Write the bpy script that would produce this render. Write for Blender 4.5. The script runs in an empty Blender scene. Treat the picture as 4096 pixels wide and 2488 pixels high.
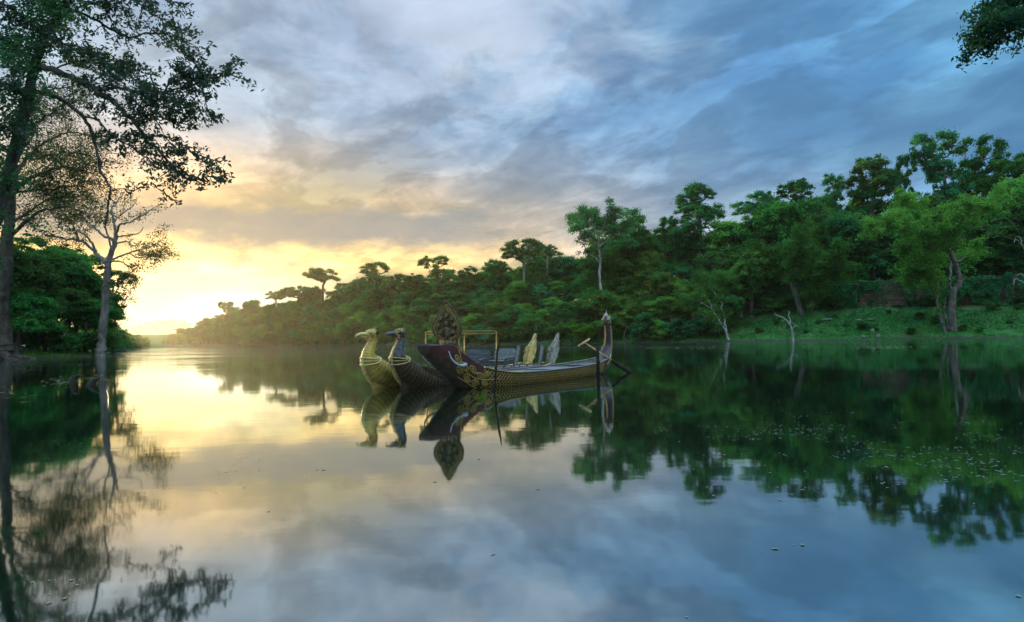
import bpy, math, random
import numpy as np
from mathutils import Vector, Matrix

R = math.radians
scene = bpy.context.scene
COL = scene.collection

# ------------------------------------------------------------------ camera
F_PX, CX, CY = 2730.0, 2048.0, 1244.0          # focal length and centre in photograph pixels
CAM = Vector((0.0, 0.0, 1.5))
PITCH, ROLL = R(2.33), R(1.1)
_f = Vector((0, math.cos(PITCH), math.sin(PITCH)))
_r0 = Vector((1, 0, 0))
_u0 = _r0.cross(_f)
_r = _r0 * math.cos(ROLL) - _u0 * math.sin(ROLL)
_u = _u0 * math.cos(ROLL) + _r0 * math.sin(ROLL)
cam_d = bpy.data.cameras.new("camera")
cam_d.sensor_width = 36.0
cam_d.lens = 36.0 * F_PX / 4096.0
cam_d.clip_start, cam_d.clip_end = 0.05, 6000
cam = bpy.data.objects.new("camera", cam_d)
COL.objects.link(cam)
m = Matrix.Identity(4)
for i in range(3):
    m[i][0], m[i][1], m[i][2], m[i][3] = _r[i], _u[i], -_f[i], CAM[i]
cam.matrix_world = m
scene.camera = cam


def at(px, py, Y):
    """The point at distance Y in front of the camera that stands at photograph pixel (px, py)."""
    d = _r * ((px - CX) / F_PX) + _u * ((CY - py) / F_PX) + _f
    return CAM + d * (Y / d.y)


def hor(px):
    return 1355.0 - (px - 2048.0) * math.tan(ROLL)


# ------------------------------------------------------------------ exposure
scene.view_settings.view_transform = 'Standard'
scene.view_settings.look = 'None'
scene.view_settings.exposure = 0.58
scene.view_settings.gamma = 1.0
scene.view_settings.use_curve_mapping = False
scene.cycles.max_bounces = 6
scene.cycles.diffuse_bounces = 3
scene.cycles.glossy_bounces = 3
scene.cycles.transmission_bounces = 4
scene.cycles.volume_bounces = 0
scene.cycles.use_denoising = True
scene.cycles.sample_clamp_indirect = 6.0
scene.cycles.caustics_reflective = False
scene.cycles.caustics_refractive = False

# ------------------------------------------------------------------ node helpers
class NT:
    def __init__(self, tree):
        self.t = tree
        tree.nodes.clear()

    def put(self, sock, v):
        if isinstance(v, bpy.types.NodeSocket):
            self.t.links.new(v, sock)
        elif v is not None:
            if hasattr(sock.default_value, '__len__') and not hasattr(v, '__len__'):
                v = (v,) * len(sock.default_value)
            if hasattr(v, '__len__') and len(v) == 3 and len(sock.default_value) == 4:
                v = (*v, 1.0)
            sock.default_value = v

    def n(self, typ, **kw):
        nd = self.t.nodes.new(typ)
        for k, v in kw.items():
            setattr(nd, k, v)
        return nd

    def m(self, op, a, b=None, c=None, clamp=False):
        nd = self.n('ShaderNodeMath', operation=op, use_clamp=clamp)
        for i, v in enumerate((a, b, c)):
            if v is not None:
                self.put(nd.inputs[i], v)
        return nd.outputs[0]

    def vm(self, op, a, b=None):
        nd = self.n('ShaderNodeVectorMath', operation=op)
        self.put(nd.inputs[0], a)
        if b is not None:
            self.put(nd.inputs[1], b)
        return nd.outputs['Value'] if op in ('DOT_PRODUCT', 'LENGTH') else nd.outputs[0]

    def xyz(self, x, y, z):
        nd = self.n('ShaderNodeCombineXYZ')
        for i, v in enumerate((x, y, z)):
            self.put(nd.inputs[i], v)
        return nd.outputs[0]

    def sep(self, v):
        nd = self.n('ShaderNodeSeparateXYZ')
        self.put(nd.inputs[0], v)
        return nd.outputs

    def noise(self, vec, scale, detail=5, rough=0.55, dist=0.0, col=False):
        nd = self.n('ShaderNodeTexNoise')
        if vec is not None:
            self.put(nd.inputs['Vector'], vec)
        self.put(nd.inputs['Scale'], scale)
        self.put(nd.inputs['Detail'], detail)
        self.put(nd.inputs['Roughness'], rough)
        self.put(nd.inputs['Distortion'], dist)
        return nd.outputs['Color'] if col else nd.outputs[0]

    def mix(self, f, a, b, blend='MIX'):
        nd = self.n('ShaderNodeMix', data_type='RGBA', blend_type=blend)
        nd.clamp_factor = True
        self.put(nd.inputs['Factor'], f)
        self.put(nd.inputs[6], a)
        self.put(nd.inputs[7], b)
        return nd.outputs[2]

    def ramp(self, f, stops, interp='EASE'):
        nd = self.n('ShaderNodeValToRGB')
        cr = nd.color_ramp
        cr.interpolation = interp
        while len(cr.elements) < len(stops):
            cr.elements.new(0.5)
        for e, (p, c) in zip(cr.elements, stops):
            e.position = p
            e.color = (*c, 1) if len(c) == 3 else c
        self.put(nd.inputs[0], f)
        return nd.outputs[0]

    def ss(self, v, a, b):
        """smoothstep from a to b (a may be larger than b)"""
        nd = self.n('ShaderNodeMapRange', interpolation_type='SMOOTHSTEP')
        if a > b:
            self.put(nd.inputs[0], self.m('MULTIPLY', v, -1.0))
            a, b = -a, -b
        else:
            self.put(nd.inputs[0], v)
        self.put(nd.inputs[1], a)
        self.put(nd.inputs[2], b)
        return nd.outputs[0]


# ------------------------------------------------------------------ sky
SUN_AZ, SUN_EL = R(-30.97), R(2.7)
world = bpy.data.worlds.new("World")
scene.world = world
world.use_nodes = True
w = NT(world.node_tree)
D = w.n('ShaderNodeTexCoord').outputs['Generated']
dx, dy, dz = w.sep(D)
az = w.m('MULTIPLY', w.m('ARCTAN2', dx, dy), 180 / math.pi)
el = w.m('MULTIPLY', w.m('ARCSINE', w.m('MAXIMUM', dz, 0.0)), 180 / math.pi)
# cloud deck seen in perspective, drawn out towards the sunset
zz = w.m('ADD', w.m('MAXIMUM', dz, 0.0), 0.16)
qx, qy = w.m('DIVIDE', dx, zz), w.m('DIVIDE', dy, zz)
ca, sa = math.cos(R(30)), math.sin(R(30))
al = w.m('SUBTRACT', w.m('MULTIPLY', qy, ca), w.m('MULTIPLY', qx, sa))
ac = w.m('ADD', w.m('MULTIPLY', qx, ca), w.m('MULTIPLY', qy, sa))
Q = w.xyz(w.m('MULTIPLY', al, 0.78), ac, 0.3)
n_big = w.noise(Q, 0.95, 2, 0.5, 0.6)
n_mid = w.noise(Q, 2.3, 4, 0.58, 0.9)
n_fine = w.noise(w.vm('ADD', Q, (7.3, 2.1, 1.7)), 5.5, 4, 0.6, 0.4)
# the same in angles, for cloud banks low over the horizon
P = w.xyz(w.m('MULTIPLY', az, 0.11), w.m('MULTIPLY', el, 0.26), 0.0)
n_bank = w.noise(P, 1.5, 4, 0.6, 0.3)
n_edge = w.noise(w.vm('ADD', P, (3.1, 8.7, 0.4)), 4.0, 3, 0.6, 0.0)
bank = w.m('SUBTRACT', n_bank, 0.5)
edge = w.m('SUBTRACT', n_edge, 0.5)
# angular distance from the sunset
da = w.m('MULTIPLY', w.m('ABSOLUTE', w.m('ADD', az, 22.0)), 0.80)
de = w.m('MINIMUM', w.m('MULTIPLY', w.m('SUBTRACT', el, 2.5), 2.15), 33.0)
ds = w.m('SQRT', w.m('ADD', w.m('MULTIPLY', da, da), w.m('MULTIPLY', de, de)))
dsn = w.m('ADD', ds, w.m('MULTIPLY', w.m('SUBTRACT', n_mid, 0.5), 9.0))
base = w.ramp(w.m('DIVIDE', dsn, 100.0), [
    (0.00, (0.95, 0.86, 0.62)), (0.07, (0.92, 0.78, 0.45)), (0.12, (0.86, 0.60, 0.22)), (0.20, (0.68, 0.49, 0.28)),
    (0.28, (0.37, 0.40, 0.44)), (0.38, (0.185, 0.325, 0.50)), (0.55, (0.085, 0.28, 0.51)), (0.80, (0.115, 0.31, 0.53)),
    (1.0, (0.45, 0.57, 0.70))], 'B_SPLINE')  # last stop: sky behind the camera, lifted to fill the surfaces facing it
# lighter and darker folds of the deck
lt = w.ss(w.m('ADD', w.m('ADD', w.m('MULTIPLY', n_big, 0.5), w.m('MULTIPLY', n_mid, 0.36)), w.m('MULTIPLY', n_fine, 0.14)), 0.42, 0.60)
c1 = w.mix(lt, w.mix(1.0, base, (0.55, 0.66, 0.77), 'MULTIPLY'), w.mix(1.0, base, (1.30, 1.20, 1.09), 'MULTIPLY'))
# billows with firmer edges
n_bil = w.noise(w.vm('ADD', Q, (1.9, 5.2, 3.3)), 3.2, 5, 0.58, 0.45)
bil = w.m('MULTIPLY_ADD', w.ss(n_bil, 0.47, 0.58), 0.30, 0.86)
c1 = w.mix(1.0, c1, w.xyz(bil, bil, bil), 'MULTIPLY')
fn = w.m('MULTIPLY_ADD', n_fine, 0.55, 0.725)
c1 = w.mix(1.0, c1, w.xyz(fn, fn, fn), 'MULTIPLY')
# bright opening high over the boats, going on overhead
ob = w.m('ADD', w.m('ABSOLUTE', w.m('ADD', az, w.m('MULTIPLY_ADD', el, 0.2, -2.0))), w.m('MULTIPLY', w.m('SUBTRACT', n_mid, 0.5), -26.0))
op = w.m('MULTIPLY', w.ss(ob, 19.0, 3.0), w.ss(w.m('ADD', el, w.m('MULTIPLY', bank, 16.0)), 16.5, 25.0))
c1 = w.mix(w.m('MULTIPLY', op, 0.55), c1, (0.56, 0.62, 0.74))
# slate patches on the right
rb = w.m('MULTIPLY', w.ss(w.m('ABSOLUTE', w.m('SUBTRACT', w.m('ADD', el, w.m('MULTIPLY', w.m('SUBTRACT', n_mid, .5), 9.0)), 15.0)), 6.0, 0.5),
         w.ss(az, 6.0, 24.0))
c1 = w.mix(w.m('MULTIPLY', rb, 0.55), c1, (0.06, 0.165, 0.31))
# overcast deck brightens overhead; boosted there, out of view, to light the foliage
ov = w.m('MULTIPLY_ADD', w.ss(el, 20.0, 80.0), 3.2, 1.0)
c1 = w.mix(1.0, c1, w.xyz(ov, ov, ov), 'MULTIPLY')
# clear evening sky shows between the clouds
nis = w.n('ShaderNodeTexSky', sky_type='NISHITA')
nis.sun_disc = False
nis.sun_elevation = SUN_EL
nis.sun_rotation = SUN_AZ
nis.air_density, nis.dust_density, nis.ozone_density = 1.0, 1.5, 1.0
clear = w.mix(1.0, nis.outputs[0], (0.10, 0.10, 0.10), 'MULTIPLY')
c1 = w.mix(0.10, c1, clear)
# grey bank lying over the gold
bc = w.m('ADD', 9.3, w.m('MULTIPLY', bank, 3.4))
bw = w.m('ADD', 2.0, w.m('MULTIPLY', edge, 1.6))
bd = w.m('DIVIDE', w.m('ABSOLUTE', w.m('SUBTRACT', el, bc)), bw)
bmask = w.m('MULTIPLY', w.ss(bd, 1.25, 0.35), w.m('MULTIPLY', w.ss(az, 9.0, -8.0), w.ss(az, -60.0, -38.0)))
bcol = w.mix(w.ss(w.m('ADD', az, w.m('MULTIPLY', edge, 10.0)), -24.0, 0.0), (0.27, 0.25, 0.215), (0.20, 0.225, 0.25))
c1 = w.mix(w.m('MULTIPLY', bmask, 0.9), c1, bcol)
# white glow of the hidden sun
gl = w.m('MULTIPLY', w.ss(w.m('ADD', ds, w.m('MULTIPLY', edge, 9.0)), 9.5, 3.5), w.ss(w.m('ADD', el, w.m('MULTIPLY', bank, 2.0)), 6.3, 4.6))
c1 = w.mix(gl, c1, (0.78, 0.67, 0.42))
core = w.ss(ds, 5.0, 0.5)
c1 = w.mix(w.m('MULTIPLY', core, gl), c1, (1.15, 1.05, 0.78))
# small dark wisps in the glow
wz = w.m('MULTIPLY', w.ss(n_edge, 0.63, 0.70), w.m('MULTIPLY', w.ss(el, 1.5, 2.6), w.ss(el, 6.5, 4.5)))
c1 = w.mix(w.m('MULTIPLY', wz, 0.45), c1, (0.50, 0.41, 0.27))
# cumulus bank on the horizon
P2 = w.xyz(w.m('MULTIPLY', az, 0.42), w.m('MULTIPLY', el, 0.55), 2.2)
n_cu = w.noise(P2, 1.3, 3, 0.6, 0.2)
n_cu2 = w.noise(P2, 4.2, 3, 0.6, 0.5)
cu_top = w.m('ADD', 1.45, w.m('MULTIPLY', w.m('SUBTRACT', n_cu, 0.42), 3.6))
cu = w.m('MULTIPLY', w.ss(w.m('SUBTRACT', el, cu_top), 0.10, -0.10), w.ss(az, -13.0, -20.0))
cucol = w.mix(w.ss(n_cu2, 0.35, 0.68), (0.13, 0.17, 0.165), (0.28, 0.30, 0.255))
c1 = w.mix(cu, c1, cucol)
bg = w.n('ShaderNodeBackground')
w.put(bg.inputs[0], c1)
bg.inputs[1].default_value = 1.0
world.cycles.sampling_method = 'MANUAL'
world.cycles.sample_map_resolution = 512
wo = w.n('ShaderNodeOutputWorld')
w.t.links.new(bg.outputs[0], wo.inputs[0])

# ------------------------------------------------------------------ sun
sd = bpy.data.lights.new("sun", 'SUN')
sd.energy = 4.0
sd.color = (1.0, 0.74, 0.42)
sd.angle = R(0.6)
sun = bpy.data.objects.new("sun", sd)
COL.objects.link(sun)
sv = Vector((math.sin(SUN_AZ) * math.cos(SUN_EL), math.cos(SUN_AZ) * math.cos(SUN_EL), math.sin(SUN_EL)))
sun.rotation_euler = (-sv).to_track_quat('-Z', 'Y').to_euler()


# ------------------------------------------------------------------ material helpers
MATS = {}


def mat(name):
    mt = bpy.data.materials.new(name)
    mt.use_nodes = True
    return mt, NT(mt.node_tree)


def finish(t, shader, disp=None):
    o = t.n('ShaderNodeOutputMaterial')
    t.t.links.new(shader, o.inputs[0])
    if disp is not None:
        t.t.links.new(disp, o.inputs[2])


def bump(t, h, strength=0.4, dist=0.05):
    nd = t.n('ShaderNodeBump')
    nd.inputs['Strength'].default_value = strength
    nd.inputs['Distance'].default_value = dist
    t.put(nd.inputs['Height'], h)
    return nd.outputs[0]


def pbr(name, c0, c1=None, rough=0.6, metal=0.0, scale=6.0, bmp=0.0, stretch=(1, 1, 1), lo=0.35, hi=0.65, spec=0.4, c2=None):
    """Two-tone worn surface: noise between two colours, fine relief, optional stain colour."""
    if name in MATS:
        return MATS[name]
    mt, t = mat(name)
    co = t.n('ShaderNodeTexCoord').outputs['Object']
    v = t.vm('MULTIPLY', co, stretch)
    a = t.noise(v, scale, 5, 0.6)
    col = t.mix(t.ss(a, lo, hi), c0, c1 or c0)
    if c2:
        b = t.noise(t.vm('ADD', v, (5, 3, 9)), scale * 0.45, 4, 0.6)
        col = t.mix(t.ss(b, 0.55, 0.7), col, c2)
    p = t.n('ShaderNodeBsdfPrincipled')
    t.put(p.inputs['Base Color'], col)
    t.put(p.inputs['Roughness'], t.m('MULTIPLY_ADD', a, 0.25, rough - 0.12))
    p.inputs['Metallic'].default_value = metal
    p.inputs['Specular IOR Level'].default_value = spec
    if bmp:
        t.put(p.inputs['Normal'], bump(t, t.noise(v, scale * 2.5, 5, 0.65), bmp, 0.03))
    finish(t, p.outputs[0])
    MATS[name] = mt
    return mt


def leaf_mat(name, dark, light, trans=0.35, yellow=None, gloss=0.0):
    if name in MATS:
        return MATS[name]
    mt, t = mat(name)
    geo = t.n('ShaderNodeNewGeometry')
    oi = t.n('ShaderNodeObjectInfo')
    co = t.n('ShaderNodeTexCoord').outputs['Object']
    rnd = geo.outputs['Random Per Island']
    big = t.noise(co, 0.35, 3, 0.5)
    f = t.m('ADD', t.m('MULTIPLY', rnd, 0.5), t.m('MULTIPLY', t.ss(big, 0.35, 0.65), 0.5))
    col = t.mix(f, dark, light)
    hv = t.n('ShaderNodeHueSaturation')
    t.put(hv.inputs['Hue'], t.m('MULTIPLY_ADD', oi.outputs['Random'], 0.04, 0.487))
    t.put(hv.inputs['Value'], t.m('MULTIPLY_ADD', oi.outputs['Random'], 0.55, 0.74))
    t.put(hv.inputs['Color'], col)
    col = hv.outputs[0]
    if yellow:
        yb = t.noise(t.vm('ADD', co, (3, 1, 8)), 0.55, 3, 0.5)
        col = t.mix(t.m('MULTIPLY', t.ss(yb, 0.52, 0.62), t.ss(rnd, 0.55, 0.6)), col, yellow)
    d = t.n('ShaderNodeBsdfDiffuse')
    t.put(d.inputs[0], col)
    tr = t.n('ShaderNodeBsdfTranslucent')
    t.put(tr.inputs[0], t.mix(1.0, col, (1.25, 1.15, 0.55), 'MULTIPLY'))
    mx = t.n('ShaderNodeMixShader')
    mx.inputs[0].default_value = trans
    t.t.links.new(d.outputs[0], mx.inputs[1])
    t.t.links.new(tr.outputs[0], mx.inputs[2])
    sh = mx.outputs[0]
    if gloss:
        g = t.n('ShaderNodeBsdfGlossy')
        g.inputs['Roughness'].default_value = 0.4
        m2 = t.n('ShaderNodeMixShader')
        m2.inputs[0].default_value = gloss
        t.t.links.new(sh, m2.inputs[1])
        t.t.links.new(g.outputs[0], m2.inputs[2])
        sh = m2.outputs[0]
    finish(t, sh)
    MATS[name] = mt
    return mt


# ------------------------------------------------------------------ mesh helpers
def np_mesh(name, V, quads=None, tris=None):
    V = np.asarray(V, dtype=np.float32)
    me = bpy.data.meshes.new(name)
    me.vertices.add(len(V))
    me.vertices.foreach_set('co', V.ravel())
    loops, starts, totals = [], [], []
    k = 0
    for a, n in ((quads, 4), (tris, 3)):
        if a is not None and len(a):
            a = np.asarray(a, dtype=np.int32)
            loops.append(a.ravel())
            starts.append(k + np.arange(len(a), dtype=np.int32) * n)
            totals.append(np.full(len(a), n, dtype=np.int32))
            k += a.size
    L = np.concatenate(loops)
    me.loops.add(len(L))
    me.loops.foreach_set('vertex_index', L)
    S = np.concatenate(starts)
    me.polygons.add(len(S))
    me.polygons.foreach_set('loop_start', S)
    me.polygons.foreach_set('loop_total', np.concatenate(totals))
    me.update(calc_edges=True)
    return me


def link(name, me, material=None, parent=None, smooth=False):
    o = bpy.data.objects.new(name, me)
    COL.objects.link(o)
    if material is not None and me is not None and not me.materials:
        me.materials.append(material)
    if smooth and me is not None:
        me.polygons.foreach_set('use_smooth', np.ones(len(me.polygons), dtype=bool))
    if parent is not None:
        o.parent = parent
    return o


def empty(name, loc=(0, 0, 0), rz=0.0):
    o = bpy.data.objects.new(name, None)
    o.empty_display_size = 0.2
    COL.objects.link(o)
    o.location = loc
    o.rotation_euler = (0, 0, rz)
    return o


def tag(o, label=None, cat=None, group=None, kind=None):
    if label:
        o['label'] = label
    if cat:
        o['category'] = cat
    if group:
        o['group'] = group
    if kind:
        o['kind'] = kind
    return o


class MB:
    """Collects shapes into one mesh."""

    def __init__(self):
        self.V, self.F = [], []

    def add(self, V, F):
        b = len(self.V)
        self.V += [tuple(v) for v in V]
        self.F += [tuple(b + i for i in f) for f in F]
        return self

    def box(self, c, s, M=None):
        x, y, z = (k / 2 for k in s)
        V = [Vector((sx * x, sy * y, sz * z)) for sx in (-1, 1) for sy in (-1, 1) for sz in (-1, 1)]
        if M is not None:
            V = [M @ v for v in V]
        V = [v + Vector(c) for v in V]
        return self.add(V, [(0, 1, 3, 2), (4, 6, 7, 5), (0, 4, 5, 1), (2, 3, 7, 6), (0, 2, 6, 4), (1, 5, 7, 3)])

    def bar(self, p, q, w_, h_, up=(0, 0, 1)):
        p, q = Vector(p), Vector(q)
        d = (q - p)
        L = d.length
        d.normalize()
        s = d.cross(Vector(up))
        if s.length < 1e-4:
            s = d.cross(Vector((1, 0, 0)))
        s.normalize()
        u = s.cross(d)
        M = Matrix((d, s, u)).transposed()
        return self.box((p + q) / 2, (L, w_, h_), M)

    def tube(self, pts, rad, n=8, cap=True, flat=None):
        """Swept tube through pts with radius (or (side, normal) radii) per point; flat: up vector that keeps the frame upright."""
        pts = [Vector(p) for p in pts]
        k = len(pts)
        if not hasattr(rad, '__len__'):
            rad = [rad] * k
        V, F = [], []
        ref = Vector(flat) if flat else None
        prev = None
        for i, p in enumerate(pts):
            d = (pts[min(i + 1, k - 1)] - pts[max(i - 1, 0)]).normalized()
            if ref is not None:
                s = ref
                s = (s - d * s.dot(d)).normalized()
            elif prev is None:
                s = d.cross(Vector((0, 0, 1)) if abs(d.z) < 0.9 else Vector((1, 0, 0))).normalized()
            else:
                s = (prev - d * prev.dot(d)).normalized()
            prev = s
            u = d.cross(s)
            r = rad[i]
            ra, rb = r if hasattr(r, '__len__') else (r, r)
            for j in range(n):
                a = 2 * math.pi * j / n
                V.append(p + s * (math.cos(a) * ra) + u * (math.sin(a) * rb))
        for i in range(k - 1):
            for j in range(n):
                a, b = i * n + j, i * n + (j + 1) % n
                F.append((a, b, b + n, a + n))
        if cap:
            F.append(tuple(range(n - 1, -1, -1)))
            F.append(tuple((k - 1) * n + j for j in range(n)))
        return self.add(V, F)

    def ball(self, c, r, n=10, k=7, M=None):
        V, F = [], []
        r = r if hasattr(r, '__len__') else (r, r, r)
        for i in range(k + 1):
            th = math.pi * i / k
            for j in range(n):
                ph = 2 * math.pi * j / n
                v = Vector((r[0] * math.sin(th) * math.cos(ph), r[1] * math.sin(th) * math.sin(ph), r[2] * math.cos(th)))
                if M is not None:
                    v = M @ v
                V.append(v + Vector(c))
        for i in range(k):
            for j in range(n):
                F.append((i * n + j, i * n + (j + 1) % n, (i + 1) * n + (j + 1) % n, (i + 1) * n + j))
        return self.add(V, F)

    def plate(self, outline, thick, M=None, bulge=0.0):
        """Flat outline (list of 2-D points, in order) given a thickness; M maps (u, v, w) to space."""
        n = len(outline)
        c = (sum(p[0] for p in outline) / n, sum(p[1] for p in outline) / n)
        V, F = [], []
        for s in (-1, 1):
            for (a, b) in outline:
                V.append(Vector((a, b, s * thick / 2)))
            for (a, b) in outline:
                V.append(Vector((c[0] + (a - c[0]) * .55, c[1] + (b - c[1]) * .55, s * (thick / 2 + bulge))))
            V.append(Vector((c[0], c[1], s * (thick / 2 + bulge * 1.2))))
        o2 = 2 * n + 1
        for i in range(n):
            j = (i + 1) % n
            F += [(i, j, n + j, n + i), (n + i, n + j, 2 * n)]
            F += [(o2 + j, o2 + i, o2 + n + i, o2 + n + j), (o2 + n + j, o2 + n + i, o2 + 2 * n)]
            F.append((j, i, o2 + i, o2 + j))
        if M is not None:
            V = [M @ v for v in V]
        return self.add(V, F)

    def build(self, name, material, parent=None, smooth=False):
        me = bpy.data.meshes.new(name)
        me.from_pydata([tuple(v) for v in self.V], [], self.F)
        me.update()
        return link(name, me, material, parent, smooth)


def spline(pts, n):
    """Catmull-Rom through pts (any dimension), n samples."""
    P_ = np.array(pts, dtype=float)
    P_ = np.vstack([2 * P_[0] - P_[1], P_, 2 * P_[-1] - P_[-2]])
    k = len(P_) - 3
    out = []
    for i in range(n):
        t = i / (n - 1) * k
        j = min(int(t), k - 1)
        t -= j
        a, b, c, d = P_[j:j + 4]
        out.append(0.5 * (2 * b + (c - a) * t + (2 * a - 5 * b + 4 * c - d) * t * t + (3 * b - a - 3 * c + d) * t ** 3))
    return np.array(out)

# ------------------------------------------------------------------ shorelines, ground, water
RIGHT_PX = [(4096, 122), (3500, 130), (3000, 143), (2650, 155), (2300, 168), (2000, 182), (1700, 202), (1400, 240), (1150, 290),
            (1000, 335), (800, 450)]
RIGHT = [(420, -90), (300, 10), (165, 92)] + [((x - 2048) / F_PX * d, d) for x, d in RIGHT_PX] + [(-312, 605)]
LEFT = [(-260, 490), (-190, 350), (-135, 240), (-95, 160), (-74, 122), (-63.5, 106.5), (-66, 103), (-70, 97), (-67, 87), (-52, 67.5),
        (-28.5, 35), (-13, 14), (-1.6, 0.35), (1.6, 0.35), (24, 20), (40, 10), (60, -90)]
POND = np.array(RIGHT + LEFT)
N_RIGHT = len(RIGHT) - 1


def shore_dist(XY):
    """signed distance to the pond's edge (positive on land) and whether the nearest edge is the far right bank"""
    XY = np.asarray(XY, dtype=float)
    best = np.full(len(XY), 1e9)
    side = np.zeros(len(XY), dtype=int)
    ins = np.zeros(len(XY), dtype=bool)
    n = len(POND)
    for i in range(n):
        a, b = POND[i], POND[(i + 1) % n]
        ab = b - a
        t = np.clip(((XY - a) @ ab) / (ab @ ab), 0, 1)
        d = np.hypot(*(XY - a - t[:, None] * ab).T)
        k = d < best
        best[k] = d[k]
        side[k] = i
        c = ((a[1] > XY[:, 1]) != (b[1] > XY[:, 1]))
        with np.errstate(divide='ignore', invalid='ignore'):
            xi = (b[0] - a[0]) * (XY[:, 1] - a[1]) / (b[1] - a[1]) + a[0]
        ins ^= c & (XY[:, 0] < xi)
    best[ins] *= -1
    return best, side < N_RIGHT


def vnoise(X, Y, s, seed=0):
    """cheap smooth value noise"""
    rs = np.random.RandomState(seed)
    T = rs.rand(64, 64)
    x, y = X / s, Y / s
    xi, yi = np.floor(x).astype(int), np.floor(y).astype(int)
    fx, fy = x - xi, y - yi
    fx, fy = fx * fx * (3 - 2 * fx), fy * fy * (3 - 2 * fy)
    g = lambda a, b: T[a % 64, b % 64]
    return (g(xi, yi) * (1 - fx) + g(xi + 1, yi) * fx) * (1 - fy) + (g(xi, yi + 1) * (1 - fx) + g(xi + 1, yi + 1) * fx) * fy


def ground_z(XY):
    XY = np.atleast_2d(np.asarray(XY, dtype=float))
    s, right = shore_dist(XY)
    n1 = vnoise(XY[:, 0], XY[:, 1], 6.0, 1) - 0.5
    n2 = vnoise(XY[:, 0], XY[:, 1], 1.9, 2) - 0.5
    zr = np.interp(s, [-30, -6, 0, 1.0, 5, 10, 17, 20.5, 21.2, 40, 200], [-2.5, -1.2, -0.02, 0.35, 1.5, 3.4, 6.2, 7.0, 10.6, 11.5, 13])
    zl = np.interp(s, [-30, -6, 0, 1.0, 5, 20, 200], [-2.5, -1.2, -0.02, 0.3, 0.75, 1.6, 3.0])
    z = np.where(right, zr, zl)
    amp = np.clip(s / 4, 0, 1)
    return z + amp * (n1 * 1.0 + n2 * 0.55)


def gz(x, y):
    return float(ground_z([(x, y)])[0])


def axis(segs):
    out = []
    for a, b, st in segs:
        out += list(np.arange(a, b, st))
    return np.array(out + [segs[-1][1]], dtype=float)


gx = axis([(-1140, -420, 40), (-420, -240, 6), (-240, -100, 3.5), (-100, 140, 1.8), (140, 200, 6), (200, 1140, 40)])
gy = axis([(-95, -5, 10), (-5, 45, 2.5), (45, 220, 1.8), (220, 420, 3.5), (420, 680, 6), (680, 1240, 40)])
GX, GY = np.meshgrid(gx, gy)
XY = np.stack([GX.ravel(), GY.ravel()], 1)
Z = ground_z(XY)
nx, ny = len(gx), len(gy)
ii = np.arange((ny - 1) * (nx - 1))
r_, c_ = ii // (nx - 1), ii % (nx - 1)
a_ = r_ * nx + c_
quads = np.stack([a_, a_ + 1, a_ + nx + 1, a_ + nx], 1)

mt, t = mat("bank_soil_and_grass")
co = t.n('ShaderNodeTexCoord').outputs['Object']
g1 = t.noise(co, 0.22, 5, 0.6)
g2 = t.noise(co, 1.6, 6, 0.65)
g3 = t.noise(co, 0.07, 4, 0.55)
col = t.mix(t.ss(g2, 0.3, 0.7), (0.022, 0.10, 0.018), (0.060, 0.22, 0.035))
col = t.mix(t.ss(g1, 0.58, 0.72), col, (0.09, 0.062, 0.035))
col = t.mix(t.m('MULTIPLY', t.ss(g3, 0.5, 0.65), 0.5), col, (0.08, 0.12, 0.03))
zc = t.sep(t.n('ShaderNodeNewGeometry').outputs['Position'])[2]
col = t.mix(t.ss(t.m('ADD', zc, t.m('MULTIPLY', g2, 0.4)), 0.75, 0.3), col, (0.055, 0.042, 0.026))
p = t.n('ShaderNodeBsdfPrincipled')
t.put(p.inputs['Base Color'], col)
p.inputs['Roughness'].default_value = 0.9
t.put(p.inputs['Normal'], bump(t, g2, 0.8, 0.25))
finish(t, p.outputs[0])
ground = link("ground", np_mesh("ground", np.column_stack([XY, Z]), quads), mt, smooth=True)
tag(ground, kind='structure')

# water: still, faintly streaked by a breeze further out
mt, t = mat("moat_water")
pos = t.n('ShaderNodeNewGeometry').outputs['Position']
px_, py_, pz_ = t.sep(pos)
dist = t.vm('LENGTH', pos)
st = t.xyz(t.m('MULTIPLY', px_, 0.035), t.m('MULTIPLY', py_, 0.22), 0.0)
sn = t.noise(st, 1.0, 4, 0.55, 0.3)
rip = t.noise(t.xyz(t.m('MULTIPLY', px_, 0.55), t.m('MULTIPLY', py_, 1.1), 0.0), 1.0, 3, 0.5)
fine = t.noise(t.xyz(t.m('MULTIPLY', px_, 1.6), t.m('MULTIPLY', py_, 2.6), 4.0), 1.0, 2, 0.5)
far = t.ss(dist, 25.0, 110.0)
breeze = t.m('MULTIPLY', t.ss(sn, 0.47, 0.62), far)
swell = t.noise(t.xyz(t.m('MULTIPLY', px_, 0.12), t.m('MULTIPLY', py_, 0.75), 2.0), 1.0, 3, 0.55)
bh = t.m('ADD', t.m('ADD', t.m('MULTIPLY', rip, 0.0016), t.m('MULTIPLY', swell, t.m('MULTIPLY', breeze, 0.022))), t.m('MULTIPLY', fine, t.m('MULTIPLY_ADD', breeze, 0.012, 0.0005)))
nd = t.n('ShaderNodeBump')
nd.inputs['Strength'].default_value = 1.0
nd.inputs['Distance'].default_value = 1.0
t.put(nd.inputs['Height'], bh)
glossy = t.n('ShaderNodeBsdfGlossy')
t.put(glossy.inputs['Color'], (0.90, 0.97, 0.97, 1))
t.put(glossy.inputs['Roughness'], t.m('MULTIPLY_ADD', breeze, 0.09, 0.04))
t.put(glossy.inputs['Normal'], nd.outputs[0])
body = t.n('ShaderNodeBsdfDiffuse')
t.put(body.inputs['Color'], t.mix(t.noise(pos, 0.05, 3, 0.5), (0.002, 0.010, 0.006), (0.004, 0.014, 0.006)))
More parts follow.
